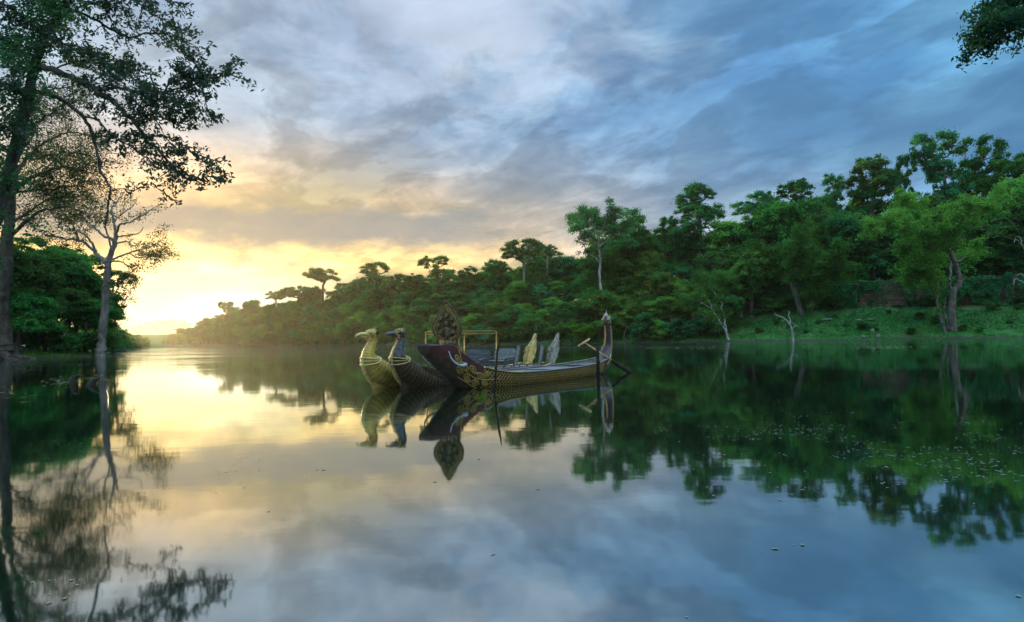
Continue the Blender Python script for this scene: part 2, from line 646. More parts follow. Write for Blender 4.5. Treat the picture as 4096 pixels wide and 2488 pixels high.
fr = t.n('ShaderNodeFresnel')
fr.inputs['IOR'].default_value = 1.333
mx = t.n('ShaderNodeMixShader')
t.put(mx.inputs[0], t.m('MULTIPLY_ADD', fr.outputs[0], 0.52, 0.45, clamp=True))
t.t.links.new(body.outputs[0], mx.inputs[1])
t.t.links.new(glossy.outputs[0], mx.inputs[2])
finish(t, mx.outputs[0])
wx = axis([(-1130, 1130, 226)])
wy = axis([(-90, 1235, 132.5)])
WX, WY = np.meshgrid(wx, wy)
k = len(wx)
ii = np.arange((len(wy) - 1) * (k - 1))
a_ = (ii // (k - 1)) * k + ii % (k - 1)
water = link("water", np_mesh("water", np.column_stack([WX.ravel(), WY.ravel(), 0 * WX.ravel()]),
                              np.stack([a_, a_ + 1, a_ + k + 1, a_ + k], 1)), mt)
tag(water, kind='structure')

# ------------------------------------------------------------------ trees
def frusta(p0, p1, r0, r1, n=5):
    """independent tapered segments, vectorised"""
    p0, p1 = np.asarray(p0, float), np.asarray(p1, float)
    d = p1 - p0
    d /= np.linalg.norm(d, axis=1, keepdims=True) + 1e-9
    ref = np.where(np.abs(d[:, 2:3]) < 0.9, [[0, 0, 1.0]], [[1.0, 0, 0]])
    s = np.cross(d, ref)
    s /= np.linalg.norm(s, axis=1, keepdims=True) + 1e-9
    u = np.cross(d, s)
    a = np.arange(n) * 2 * math.pi / n
    ring = s[:, None, :] * np.cos(a)[None, :, None] + u[:, None, :] * np.sin(a)[None, :, None]
    e = d * np.minimum(r1, r0)[:, None] * 0.35
    A = (p0 - e)[:, None, :] + ring * np.asarray(r0)[:, None, None]
    B = (p1 + e)[:, None, :] + ring * np.asarray(r1)[:, None, None]
    E = len(p0)
    V = np.concatenate([A, B], 1).reshape(-1, 3)
    j = np.arange(n)
    f = np.stack([j, (j + 1) % n, n + (j + 1) % n, n + j], 1)
    F = (np.arange(E)[:, None, None] * 2 * n + f[None]).reshape(-1, 4)
    return V, F


def leaf_quads(P_, N_, size, rs, aspect=0.55, jitter=0.35, fold=False):
    """one pointed leaf face per point; fold=True bends it along the midrib"""
    n = len(P_)
    N_ = N_ / (np.linalg.norm(N_, axis=1, keepdims=True) + 1e-9)
    rnd = rs.normal(size=(n, 3))
    T_ = np.cross(N_, rnd)
    T_ /= np.linalg.norm(T_, axis=1, keepdims=True) + 1e-9
    B_ = np.cross(N_, T_)
    L = (size * (1 + jitter * rs.uniform(-1, 1, n)))[:, None]
    W = L * aspect
    if not fold:
        V = np.stack([P_ - T_ * L, P_ + B_ * W, P_ + T_ * L, P_ - B_ * W], 1).reshape(-1, 3)
        F = np.arange(4 * n).reshape(-1, 4)
        return V, F
    tip = P_ + T_ * L - N_ * L * 0.25
    V = np.stack([P_ - T_ * L, P_ + B_ * W + N_ * W * .35, tip, P_ - B_ * W + N_ * W * .35], 1)
    V = V.reshape(-1, 3)
    b = np.arange(n)[:, None] * 4
    F = np.concatenate([b + np.array([[0, 1, 2]]), b + np.array([[0, 2, 3]])], 0)
    return V, F


def clumps_to_leaves(C, rad, per, size, rs, flat=0.65, up=0.5):
    """leaves spread over the shells of flattened clumps"""
    K = len(C)
    wgt = (rad / rad.mean()) ** 1.6
    idx = np.repeat(np.arange(K), np.maximum(8, (per * wgt / wgt.mean()).astype(int)))
    n = len(idx)
    d = rs.normal(size=(n, 3))
    d /= np.linalg.norm(d, axis=1, keepdims=True)
    d[:, 2] = np.where(d[:, 2] < -0.35, -d[:, 2] * 0.6, d[:, 2])
    rr = rs.uniform(0.15, 1.0, n) ** 0.5
    rr *= 1 + 0.28 * rs.normal(size=n)
    off = d * rr[:, None] * rad[idx][:, None]
    off[:, 2] *= flat
    P_ = C[idx] + off
    N_ = d * 0.7 + np.array([0, 0, up]) + rs.normal(size=(n, 3)) * 0.55
    return leaf_quads(P_, N_, size, rs)


def tree_meshes(name, seed, trunk, lobes, n_clump, clump_r, per, leaf, trunk_r, sides=6, tip_r=0.035, flat=0.65, bare=0.0, extra_trunks=()):
    """trunk: list of (x,y,z); lobes: (cx,cy,cz,rx,ry,rz,weight). Returns (wood mesh, leaf mesh)."""
    rs = np.random.RandomState(seed)
    nodes, par = [], []

    def chain(pts, parent, seg):
        for q in pts:
            nodes.append(np.array(q, float))
            par.append(parent)
            parent = len(nodes) - 1
        return parent

    L = sum(np.linalg.norm(np.subtract(trunk[i + 1], trunk[i])) for i in range(len(trunk) - 1))
    tp = spline(trunk, max(8, int(L / 1.2)))
    tp[1:-1, :2] += rs.normal(size=(len(tp) - 2, 2)) * 0.10 * trunk_r ** 0.5
    chain(tp, -1, 1)
    n_tr = len(nodes)
    trunk_w = {}
    for et in extra_trunks:
        k0 = len(nodes)
        chain(spline(et, 10), 0, 1)
    lw = np.array([l[6] for l in lobes], float)
    lw /= lw.sum()
    C = []
    tries = 0
    while len(C) < n_clump and tries < n_clump * 60:
        tries += 1
        l = lobes[rs.choice(len(lobes), p=lw)]
        d = rs.normal(size=3)
        d /= np.linalg.norm(d)
        if d[2] < -0.25 and rs.rand() < 0.7:
            d[2] *= -1
        q = np.array(l[:3]) + d * np.array(l[3:6]) * rs.uniform(0.45, 1.0) ** 0.5
        if all(np.linalg.norm((q - c) * [1, 1, 1.1]) > clump_r * 0.66 for c in C):
            C.append(q)
    C = np.array(C)
    base_h = min(C[:, 2]) * 0.55
    order = np.argsort([min(np.linalg.norm(c - q) for q in tp) for c in C])
    tips = []
    for i in order:
        c = C[i]
        A = np.array(nodes)
        dv = c - A
        dd = np.linalg.norm(dv, axis=1)
        cost = dd + np.where(A[:, 2] > c[2] - dd * 0.25, (A[:, 2] - c[2] + dd * 0.25) * 1.6, 0) + np.where(A[:, 2] < base_h, 50, 0)
        j = int(np.argmin(cost))
        a = A[j]
        mid1 = a + (c - a) * 0.35 + rs.normal(size=3) * dd[j] * 0.07 + np.array([0, 0, -dd[j] * 0.04])
        mid2 = a + (c - a) * 0.70 + rs.normal(size=3) * dd[j] * 0.07
        tips.append(chain([mid1, mid2, c], j, 1))
        for _ in range(3):
            d = rs.normal(size=3)
            d[2] = abs(d[2]) * 0.6
            d /= np.linalg.norm(d)
            tips.append(chain([c + d * clump_r * rs.uniform(0.5, 0.95)], len(nodes) - 1 if _ == 0 else tips[-1] - 0 if False else tips[-1 - _] , 1))
    A = np.array(nodes)
    par_ = np.array(par)
    n = len(A)
    acc = np.zeros(n)
    has_child = np.zeros(n, bool)
    has_child[par_[par_ >= 0]] = True
    acc[~has_child] = tip_r ** 2.2
    for i in range(n - 1, 0, -1):
        if par_[i] >= 0:
            acc[par_[i]] += acc[i]
    rad = acc ** (1 / 2.2)
    sc = trunk_r / max(rad[2], 1e-6)
    rad = np.maximum(rad * np.clip(sc, 0.2, 3) ** np.clip((rad / rad[2]), 0, 1), tip_r * 0.8)
    zz_ = A[:n_tr, 2]
    flare = 1 + 0.7 * np.exp(-zz_ / max(0.9, trunk_r * 2))
    rad[:n_tr] *= flare
    for i in range(n_tr, n):
        if par_[i] == 0:
            rad[i] = trunk_r * 0.6
    ed = np.where(par_ >= 0)[0]
    r0 = np.where(par_[ed] == 0, rad[ed] * 1.25, np.minimum(rad[par_[ed]], rad[ed] * 1.6 + 0.02))
    on_trunk = ed < n_tr
    r0[on_trunk] = rad[par_[ed[on_trunk]]]
    V, F = frusta(A[par_[ed]], A[ed], r0, rad[ed], sides)
    wood = np_mesh(name + "_wood", V, F)
    keep = rs.rand(len(C)) >= bare
    Ck = C[keep]
    rr = clump_r * rs.uniform(0.5, 1.45, len(Ck))
    LV, LF = clumps_to_leaves(Ck, rr, per, leaf, rs, flat)
    leaves = np_mesh(name + "_leaves", LV, LF)
    wood.polygons.foreach_set('use_smooth', np.ones(len(wood.polygons), dtype=bool))
    return wood, leaves


BARK_GREY = pbr("bark_grey", (0.10, 0.085, 0.065), (0.24, 0.21, 0.17), 0.9, scale=1.5, bmp=0.5, stretch=(1, 1, 0.25), spec=0.1)
BARK_PALE = pbr("bark_pale", (0.30, 0.28, 0.24), (0.52, 0.49, 0.43), 0.85, scale=1.2, bmp=0.4, stretch=(1, 1, 0.3), spec=0.1)
BARK_DARK = pbr("bark_dark", (0.045, 0.036, 0.028), (0.11, 0.09, 0.07), 0.9, scale=1.5, bmp=0.5, stretch=(1, 1, 0.25), spec=0.1)
LEAF_DEEP = leaf_mat("leaf_deep_green", (0.014, 0.100, 0.036), (0.075, 0.330, 0.085), 0.38)
LEAF_MID = leaf_mat("leaf_mid_green", (0.020, 0.125, 0.032), (0.140, 0.390, 0.075), 0.4)
LEAF_LIGHT = leaf_mat("leaf_light_green", (0.070, 0.210, 0.038), (0.270, 0.480, 0.090), 0.42)
LEAF_OLIVE = leaf_mat("leaf_olive", (0.034, 0.105, 0.028), (0.130, 0.285, 0.070), 0.4)
LEAF_FLOWER = leaf_mat("leaf_with_yellow_flowers", (0.030, 0.120, 0.026), (0.110, 0.27, 0.060), 0.4, yellow=(0.55, 0.36, 0.03))
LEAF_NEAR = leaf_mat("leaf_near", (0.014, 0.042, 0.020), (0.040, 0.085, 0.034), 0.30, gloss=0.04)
LEAF_BACK = leaf_mat("leaf_backlit", (0.022, 0.040, 0.014), (0.070, 0.095, 0.032), 0.30)  # darker olive, the silhouette against the glow painted into the leaf colour
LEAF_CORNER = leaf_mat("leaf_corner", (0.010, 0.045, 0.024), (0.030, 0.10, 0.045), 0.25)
LEAF_VINE = leaf_mat("leaf_vine", (0.020, 0.080, 0.030), (0.055, 0.19, 0.045), 0.38, gloss=0.03)
LEAF_GRASS = leaf_mat("grass_blades", (0.026, 0.16, 0.022), (0.095, 0.36, 0.045), 0.35)
LEAF_REED = leaf_mat("waterside_reeds", (0.09, 0.20, 0.02), (0.18, 0.34, 0.04), 0.4)

# prototypes: height, wood, leaves (unit: metres, base at the origin)
PROTO = {}


def proto(key, H, *a, **k):
    PROTO[key] = (H, *tree_meshes(key, *a, **k))


# broad canopy trees
for i, sd_ in enumerate((11, 12, 13, 14, 15)):
    rs = np.random.RandomState(sd_)
    lob = [(rs.uniform(-2.5, 2.5), rs.uniform(-2.5, 2.5), 11 + rs.uniform(-1.5, 1.5), 3.6, 3.6, 3.2, 1) for _ in range(4)] + \
          [(0, 0, 9.0, 5.2, 5.2, 4.6, 2.2), (rs.uniform(-3, 3), rs.uniform(-3, 3), 6.2, 4.0, 4.0, 2.6, .9)]
    proto("canopy_%d" % i, 15.5, sd_, [(0, 0, -0.6), (rs.uniform(-.3, .3), 0, 3), (rs.uniform(-.8, .8), .3, 7), (0, 0, 12.5)], lob,
          105, 1.25, 230, 0.25, 0.36, flat=0.85)
# tall emergents with airy lobed crowns
for i, sd_ in enumerate((21, 22, 23, 24)):
    rs = np.random.RandomState(sd_)
    nl = 6
    lob = []
    for q in range(nl):
        a = q / nl * 6.283 + rs.uniform(-.4, .4)
        rr = rs.uniform(2.2, 4.8)
        lob.append((rr * math.cos(a), rr * math.sin(a), rs.uniform(15, 25.5), 2.6, 2.6, 2.9, 1))
    lob += [(0, 0, 26, 3.0, 3.0, 2.4, 1.2), (0, 0, 20, 3.6, 3.6, 3.6, 1.2), (rs.uniform(-2, 2), 0, 12.5, 3.6, 3.6, 3.2, 1.1)]
    proto("emergent_%d" % i, 29.0, sd_, [(0, 0, -0.6), (.3, 0, 6), (rs.uniform(-1, 1), .4, 14), (rs.uniform(-1, 1), 0, 24)], lob,
          110, 1.05, 190, 0.23, 0.55, flat=0.9)
# flat topped umbrella trees, bare limbs below
for i, sd_ in enumerate((31, 32, 33)):
    rs = np.random.RandomState(sd_)
    lob = [(rs.uniform(-5, 5), rs.uniform(-4, 4), 19 + rs.uniform(-1.6, 1.6), 3.2, 3.2, 1.3, 1) for _ in range(5)] + [(0, 0, 20.5, 5.5, 5.5, 1.5, 1.8)]
    proto("umbrella_%d" % i, 22.5, sd_, [(0, 0, -0.6), (.3, 0, 5), (-.4, .3, 10), (0.3, 0, 16)], lob, 80, 0.95, 150, 0.22, 0.42, flat=0.8, tip_r=0.05)
# waterside bushes
for i, sd_ in enumerate((41, 42, 43)):
    rs = np.random.RandomState(sd_)
    lob = [(rs.uniform(-1.6, 1.6), rs.uniform(-1.2, 1.2), rs.uniform(1.2, 3.4), 1.7, 1.7, 1.4, 1) for _ in range(5)]
    proto("bush_%d" % i, 5.0, sd_, [(0, 0, -0.4), (.1, 0, 1.2), (0, .1, 2.8)], lob, 46, 0.8, 200, 0.16, 0.12, tip_r=0.02, flat=0.85)

# a light, layered kind for the flowering shrubs and bank trees
for i, sd_ in enumerate((51, 52)):
    rs = np.random.RandomState(sd_)
    lob = [(rs.uniform(-4, 4), rs.uniform(-3, 3), rs.uniform(5.5, 10), 2.6, 2.6, 1.5, 1) for _ in range(7)]
    proto("layered_%d" % i, 11.5, sd_, [(0, 0, -0.6), (.5, 0, 2.2), (-.2, .3, 5), (.3, 0, 8.5)], lob, 60, 1.1, 280, 0.2, 0.26, flat=0.7)

NAMES = {}


def plant(key, name, px, top, Y, leafm, barkm, label, cat="tree", group=None, sx=None, rz=None, base=None, hmin=1.0, parts=('trunk', 'crown')):
    """copy of a prototype standing on the ground at photograph column px and distance Y, its top reaching photograph row `top`."""
    H, wood, leaves = PROTO[key]
    p = at(px, hor(px), Y)
    z0 = gz(p.x, p.y) if base is None else base
    zt = at(px, top, Y).z
    h = max(zt - z0, hmin)
    s = h / H
    s2 = s if sx is None else sx
    rnd = random.Random(int(px * 31 + top * 17 + len(key)))
    e = empty(name, (p.x, p.y, z0), rnd.uniform(0, 6.28) if rz is None else rz)
    sz = s
    if key[0] in 'cl' and s < 0.85 * s2:          # keep low canopy trees from looking pressed flat
        sz = 0.85 * s2
        e.location.z = z0 - (sz - s) * H
    e.scale = (s2, s2, sz)
    for nm, me, mm in ((parts[0], wood, barkm), (parts[1], leaves, leafm)):
        o = bpy.data.objects.new(nm, me)
        COL.objects.link(o)
        o.parent = e
        if not me.materials:
            me.materials.append(mm)
        o.material_slots[0].link = 'OBJECT'
        o.material_slots[0].material = mm
    tag(e, label, cat, group)
    return e

# ------------------------------------------------------------------ right bank forest
def lerp_tab(tab, x):
    xs = [t_[0] for t_ in tab]
    return float(np.interp(x, xs, [t_[1] for t_ in tab]))


SKYLINE = [(620, 1372), (700, 1334), (800, 1296), (900, 1264), (1000, 1236), (1150, 1202), (1250, 1182), (1400, 1162), (1500, 1152), (1600, 1142),
           (1700, 1128), (1800, 1110), (1900, 1092), (2000, 1070), (2150, 1042), (2250, 1018), (2350, 990), (2500, 950), (2600, 955), (2700, 940),
           (2900, 890), (3050, 865), (3200, 835), (3400, 800), (3600, 770), (3800, 750), (4096, 725), (4300, 720)]
SHORE_D = sorted([((x), d) for x, d in RIGHT_PX] + [(640, 590), (4300, 119)])
rf = random.Random(5)


def shore_d(px):
    return lerp_tab(SHORE_D, px)


ORD = ["first", "second", "third", "fourth", "fifth", "sixth", "seventh", "eighth", "ninth", "tenth", "eleventh", "twelfth", "thirteenth",
       "fourteenth", "fifteenth", "sixteenth", "seventeenth", "eighteenth", "nineteenth", "twentieth", "twenty-first", "twenty-second",
       "twenty-third", "twenty-fourth", "twenty-fifth", "twenty-sixth", "twenty-seventh", "twenty-eighth", "twenty-ninth", "thirtieth"]
COUNT = {}


def nth(key):
    COUNT[key] = COUNT.get(key, 0) + 1
    return ORD[min(COUNT[key], 30) - 1]


TONES = {"leaf_deep_green": "deep green", "leaf_mid_green": "mid green", "leaf_light_green": "light green", "leaf_olive": "olive green"}


def zone(px):
    if px < 1000:
        return "under the sunset"
    if px < 1750:
        return "behind the bird heads"
    if px < 2550:
        return "behind the boat sterns"
    if px < 3300:
        return "above the leaning tree"
    return "above the stone wall"


# emergent trees one can pick out against the sky: proto, px, top, beyond shore, half width scale, leaf, bark, label
EM = [
    ("emergent_0", 3800, 520, 32, 230, LEAF_DEEP, BARK_GREY, "tallest airy tree against the sky near the right edge"),
    ("emergent_1", 3930, 540, 36, 240, LEAF_DEEP, BARK_GREY, "tall airy tree just right of the tallest one by the right edge"),
    ("emergent_2", 3520, 600, 38, 260, LEAF_OLIVE, BARK_GREY, "tall olive tree above the stone wall, left of the tallest one"),
    ("emergent_3", 3640, 610, 34, 130, LEAF_DEEP, BARK_PALE, "narrow tall tree squeezed between two taller ones above the wall"),
    ("emergent_1", 3340, 690, 40, 150, LEAF_DEEP, BARK_DARK, "small dark airy tree on the skyline left of the stone wall"),
    ("emergent_3", 3185, 725, 30, 260, LEAF_DEEP, BARK_GREY, "broad dark tree on the skyline over the pale dead snag"),
    ("emergent_2", 3060, 745, 34, 200, LEAF_DEEP, BARK_GREY, "dark tree leaning into its larger neighbour over the leaning bank tree"),
    ("emergent_0", 2810, 730, 26, 270, LEAF_DEEP, BARK_DARK, "bulky vine-hung tree standing alone on the skyline right of centre"),
    ("emergent_2", 2690, 850, 30, 150, LEAF_DEEP, BARK_DARK, "lower shoulder tree left of the bulky vine-hung tree"),
    ("emergent_1", 2540, 850, 22, 210, LEAF_DEEP, BARK_GREY, "rounded dark tree right behind the tall white-trunked tree"),
    ("umbrella_0", 2100, 955, 22, 230, LEAF_OLIVE, BARK_PALE, "umbrella crowned tree with several pale bare limbs above the boat sterns"),
    ("umbrella_1", 2195, 975, 26, 150, LEAF_OLIVE, BARK_PALE, "smaller umbrella tree touching the right side of the pale limbed one"),
    ("umbrella_2", 1990, 1035, 26, 130, LEAF_OLIVE, BARK_GREY, "low dark umbrella tree left of the pale limbed one"),
    ("emergent_3", 1765, 1020, 24, 170, LEAF_OLIVE, BARK_DARK, "twin topped tree on the skyline above the tall naga hood"),
    ("emergent_2", 1660, 1085, 24, 150, LEAF_OLIVE, BARK_DARK, "broken crowned tree left of the twin topped one"),
    ("emergent_0", 1520, 1045, 22, 180, LEAF_OLIVE, BARK_DARK, "domed tree on the skyline above the two bird heads"),
    ("canopy_1", 1430, 1115, 24, 150, LEAF_OLIVE, BARK_DARK, "lower tree hugging the left side of the domed tree"),
    ("umbrella_1", 1295, 1070, 20, 180, LEAF_OLIVE, BARK_DARK, "flat topped tree standing clear in the sunset glow"),
    ("umbrella_2", 1195, 1140, 22, 130, LEAF_OLIVE, BARK_DARK, "small lit tree left of the flat topped tree"),
    ("umbrella_1", 1105, 1160, 20, 130, LEAF_OLIVE, BARK_PALE, "thin bare branched tree glowing in the sunset"),
    ("umbrella_0", 905, 1205, 16, 100, LEAF_OLIVE, BARK_DARK, "lone small umbrella tree at the low end of the far bank"),
    ("umbrella_2", 725, 1312, 16, 70, LEAF_OLIVE, BARK_DARK, "tiny feathery tree where the far bank meets the horizon"),
    ("emergent_1", 1880, 1062, 24, 130, LEAF_OLIVE, BARK_DARK, "rounded tree filling the dip between the twin topped and umbrella trees"),
    ("umbrella_0", 1600, 1095, 22, 120, LEAF_OLIVE, BARK_DARK, "ragged tree between the domed and broken crowned trees"),
    ("emergent_3", 1365, 1128, 22, 120, LEAF_OLIVE, BARK_DARK, "ragged tree right of the flat topped tree"),
    ("canopy_1", 1245, 1150, 22, 110, LEAF_OLIVE, BARK_DARK, "bushy tree at the foot of the flat topped tree"),
    ("canopy_3", 1020, 1205, 20, 110, LEAF_OLIVE, BARK_DARK, "hazy rounded tree left of the thin bare branched tree"),
    ("canopy_0", 960, 1228, 20, 100, LEAF_OLIVE, BARK_DARK, "hazy low tree right of the lone small umbrella tree"),
    ("canopy_2", 835, 1272, 18, 90, LEAF_OLIVE, BARK_DARK, "hazy low tree left of the lone small umbrella tree"),
    ("emergent_2", 4085, 590, 30, 260, LEAF_MID, BARK_GREY, "yellow-green tree cut by the right edge of the picture"),
    ("canopy_1", 4060, 720, 22, 260, LEAF_LIGHT, BARK_GREY, "bright green lower tree at the right edge above the ruined wall"),
]
for key, px, top, s, sx, lf, bk, lab in EM:
    d = shore_d(px) + s * (1.0 if px > 1500 else 1.4)
    H = PROTO[key][0]
    pw = {'e': 13.5, 'u': 16.0, 'c': 13.0}[key[0]]
    plant(key, "forest_tree", px, top, d, lf, bk, lab, group="tall trees on the skyline", sx=sx * d / F_PX / pw, hmin=6)

# the closed canopy below them
ROWS = [(40, 1.0, 11), (30, 0.95, 9), (23, 0.80, 8)]
for ri, (s, frac, step) in enumerate(ROWS):
    px = 4180.0
    while px > 660:
        d = shore_d(px) + s + rf.uniform(-3, 3)
        top = lerp_tab(SKYLINE, px)
        h = hor(px)
        tp_ = h - (h - top) * frac * rf.uniform(0.86, 1.10)
        key = "canopy_%d" % rf.randrange(5)
        if rf.random() < 0.28:
            key = rf.choice(["emergent_%d" % rf.randrange(4), "layered_%d" % rf.randrange(2), "umbrella_%d" % rf.randrange(3)])
        lf = rf.choice([LEAF_DEEP, LEAF_DEEP, LEAF_MID, LEAF_MID, LEAF_OLIVE] if ri == 0 else [LEAF_MID, LEAF_MID, LEAF_DEEP, LEAF_LIGHT, LEAF_OLIVE])
        hh = at(px, tp_, d).z - gz(at(px, h, d).x, d)
        sx = max(0.62, min(1.15, hh / 15.5)) * rf.uniform(0.85, 1.2) * {'e': 1.0, 'l': 1.35, 'u': 0.85, 'c': 1.0}[key[0]]
        plant(key, "forest_tree", px, tp_, d, lf, rf.choice([BARK_GREY, BARK_DARK]),
              "%s %s canopy tree, %s from the right of those %s" % (TONES[lf.name], ("back row", "middle row", "front row")[ri], nth((ri, zone(px))), zone(px)),
              group="closed canopy, %s %s" % (("back row", "middle row", "front row")[ri], zone(px)), sx=sx, hmin=4)
        # fixed ground spacing turned into pixels
        px -= step * rf.uniform(0.8, 1.15) * F_PX / d * (0.75 if px > 1500 else 0.62)

# lower wood down to the water, left of the open grass
for s, frac, step, lo_, hi_ in ((14, 0.56, 7.5, 690, 2960), (7, 0.40, 6.0, 760, 2900), (2.5, 0.22, 5.0, 900, 2860)):
    px = float(hi_)
    while px > lo_:
        d = shore_d(px) + s + rf.uniform(-1.5, 1.5)
        top = lerp_tab(SKYLINE, px)
        h = hor(px)
        tp_ = h - (h - top) * frac * rf.uniform(0.72, 1.12)
        key = rf.choice(["canopy_%d" % rf.randrange(5), "layered_%d" % rf.randrange(2)]) if s > 5 else rf.choice(["bush_0", "bush_1", "bush_2", "layered_0"])
        lf = rf.choice([LEAF_MID, LEAF_DEEP, LEAF_OLIVE, LEAF_LIGHT])
        z0 = gz(at(px, h, d).x, d)
        hh = at(px, tp_, d).z - z0
        sx = max(0.42, min(1.0, hh / PROTO[key][0])) * rf.uniform(1.0, 1.35)
        row = "slope" if s > 10 else "lower slope" if s > 5 else "waterside"
        plant(key, "bank_tree" if s > 5 else "bank_shrub", px, tp_, d, lf, rf.choice([BARK_GREY, BARK_DARK]),
              "%s %s %s, %s from the right of those %s" % (TONES[lf.name], row, "tree" if s > 5 else "shrub", nth((row, zone(px))), zone(px)), cat="tree" if s > 5 else "shrub",
              group="%s growth %s" % (row, zone(px)), sx=sx, hmin=2.0)
        px -= step * rf.uniform(0.8, 1.2) * F_PX / d * (0.8 if px > 1500 else 0.62)

# undergrowth trees on top of the rampart, hiding the trunks
for s, step, hi_px in ((24, 4.2, 105), (31, 5.5, 150)):
    px = 4170.0
    while px > 1250:
        d = shore_d(px) + s + rf.uniform(-1.2, 1.2)
        key = rf.choice(["bush_0", "bush_1", "bush_2", "layered_0", "layered_1"])
        lf = rf.choice([LEAF_DEEP, LEAF_DEEP, LEAF_MID])
        top = hor(px) - (235 + (px - 3000) * 0.02 + rf.uniform(0.4, 1.0) * hi_px) * min(1.0, 150.0 / d)
        hh = at(px, top, d).z - 10.8
        row = "near" if s < 28 else "far"
        plant(key, "rampart_shrub", px, top, d, lf, BARK_DARK,
              "%s %s rampart-top shrub, %s from the right of those %s" % (TONES[lf.name], row, nth(("ramp", s, zone(px))), zone(px)), cat="shrub",
              group="shrubs on top of the rampart", sx=max(0.5, hh / PROTO[key][0]) * rf.uniform(1.0, 1.5), hmin=1.5)
        px -= step * (1.0 if px > 2700 else 1.5) * rf.uniform(0.8, 1.2) * F_PX / d

# low shrubs on the open slope and against the wall
for i in range(40):
    px = 4120 - i * 29 + rf.uniform(-10, 10)
    against = i % 2 == 0
    if against and 3520 < px < 3625:
        continue
    s = rf.uniform(15.5, 17.5) if against else rf.uniform(2.0, 13.0)
    d = shore_d(px) + s
    z0 = gz(at(px, hor(px), d).x, d)
    hh = rf.uniform(1.6, 3.4) if against else rf.uniform(0.7, 1.7)
    top = hor(px) - (z0 + hh - 1.5) * F_PX / d
    key = "bush_%d" % rf.randrange(3)
    lf = rf.choice([LEAF_DEEP, LEAF_MID, LEAF_MID, LEAF_OLIVE])
    wh = "against the stone wall" if against else "on the open grass slope"
    plant(key, "slope_shrub", px, top, d, lf, BARK_DARK, "%s low shrub %s, %s from the right of those" % (TONES[lf.name], wh, nth(("slope", against))),
          cat="shrub", group="low shrubs " + wh, sx=hh / 5.0 * rf.uniform(1.1, 1.7), hmin=0.5)

# single trees on the bank that stand out
SP = [
    ("layered_0", 2395, 1165, 6, 1.15, LEAF_FLOWER, "yellow flowering tree around the foot of the white-trunked tree", 1.0),
    ("layered_1", 2640, 1080, 11, 1.0, LEAF_FLOWER, "yellow flowering tree beneath the rounded dark tree", 1.0),
    ("layered_0", 2575, 1165, 5, 0.8, LEAF_FLOWER, "small yellow flowering tree low on the bank right of the naga stern", 1.0),
    ("bush_0", 2325, 1290, 1.0, 1.35, LEAF_REED, "pale yellow-green bush at the water behind the tail fins", 1.0),
    ("layered_1", 2770, 1120, 5, 0.85, LEAF_LIGHT, "pale green tree hanging over the water left of the leaning trunks", 1.0),
    ("canopy_2", 3010, 1010, 16, 0.9, LEAF_LIGHT, "sunlit light green tree sloping down above the leaning trunks", 1.0),
    ("canopy_4", 2900, 1070, 18, 0.8, LEAF_LIGHT, "light green tree in front of the bulky vine-hung tree", 1.0),
    ("bush_1", 1640, 1300, 1.5, 1.1, LEAF_MID, "round green bush at the water behind the dark bird head", 1.0),
]
for key, px, top, s, sx, lf, lab, _ in SP:
    plant(key, "bank_tree" if key[0] != 'b' else "bank_shrub", px, top, shore_d(px) + s, lf, BARK_GREY, lab,
          cat="shrub" if key[0] == 'b' else "tree", sx=sx)


def from_px(pts, Y):
    """skeleton points (px, py[, dY]) turned into metres relative to the first point's foot"""
    return [at(p_[0], p_[1], Y + (p_[2] if len(p_) > 2 else 0)) for p_ in pts]


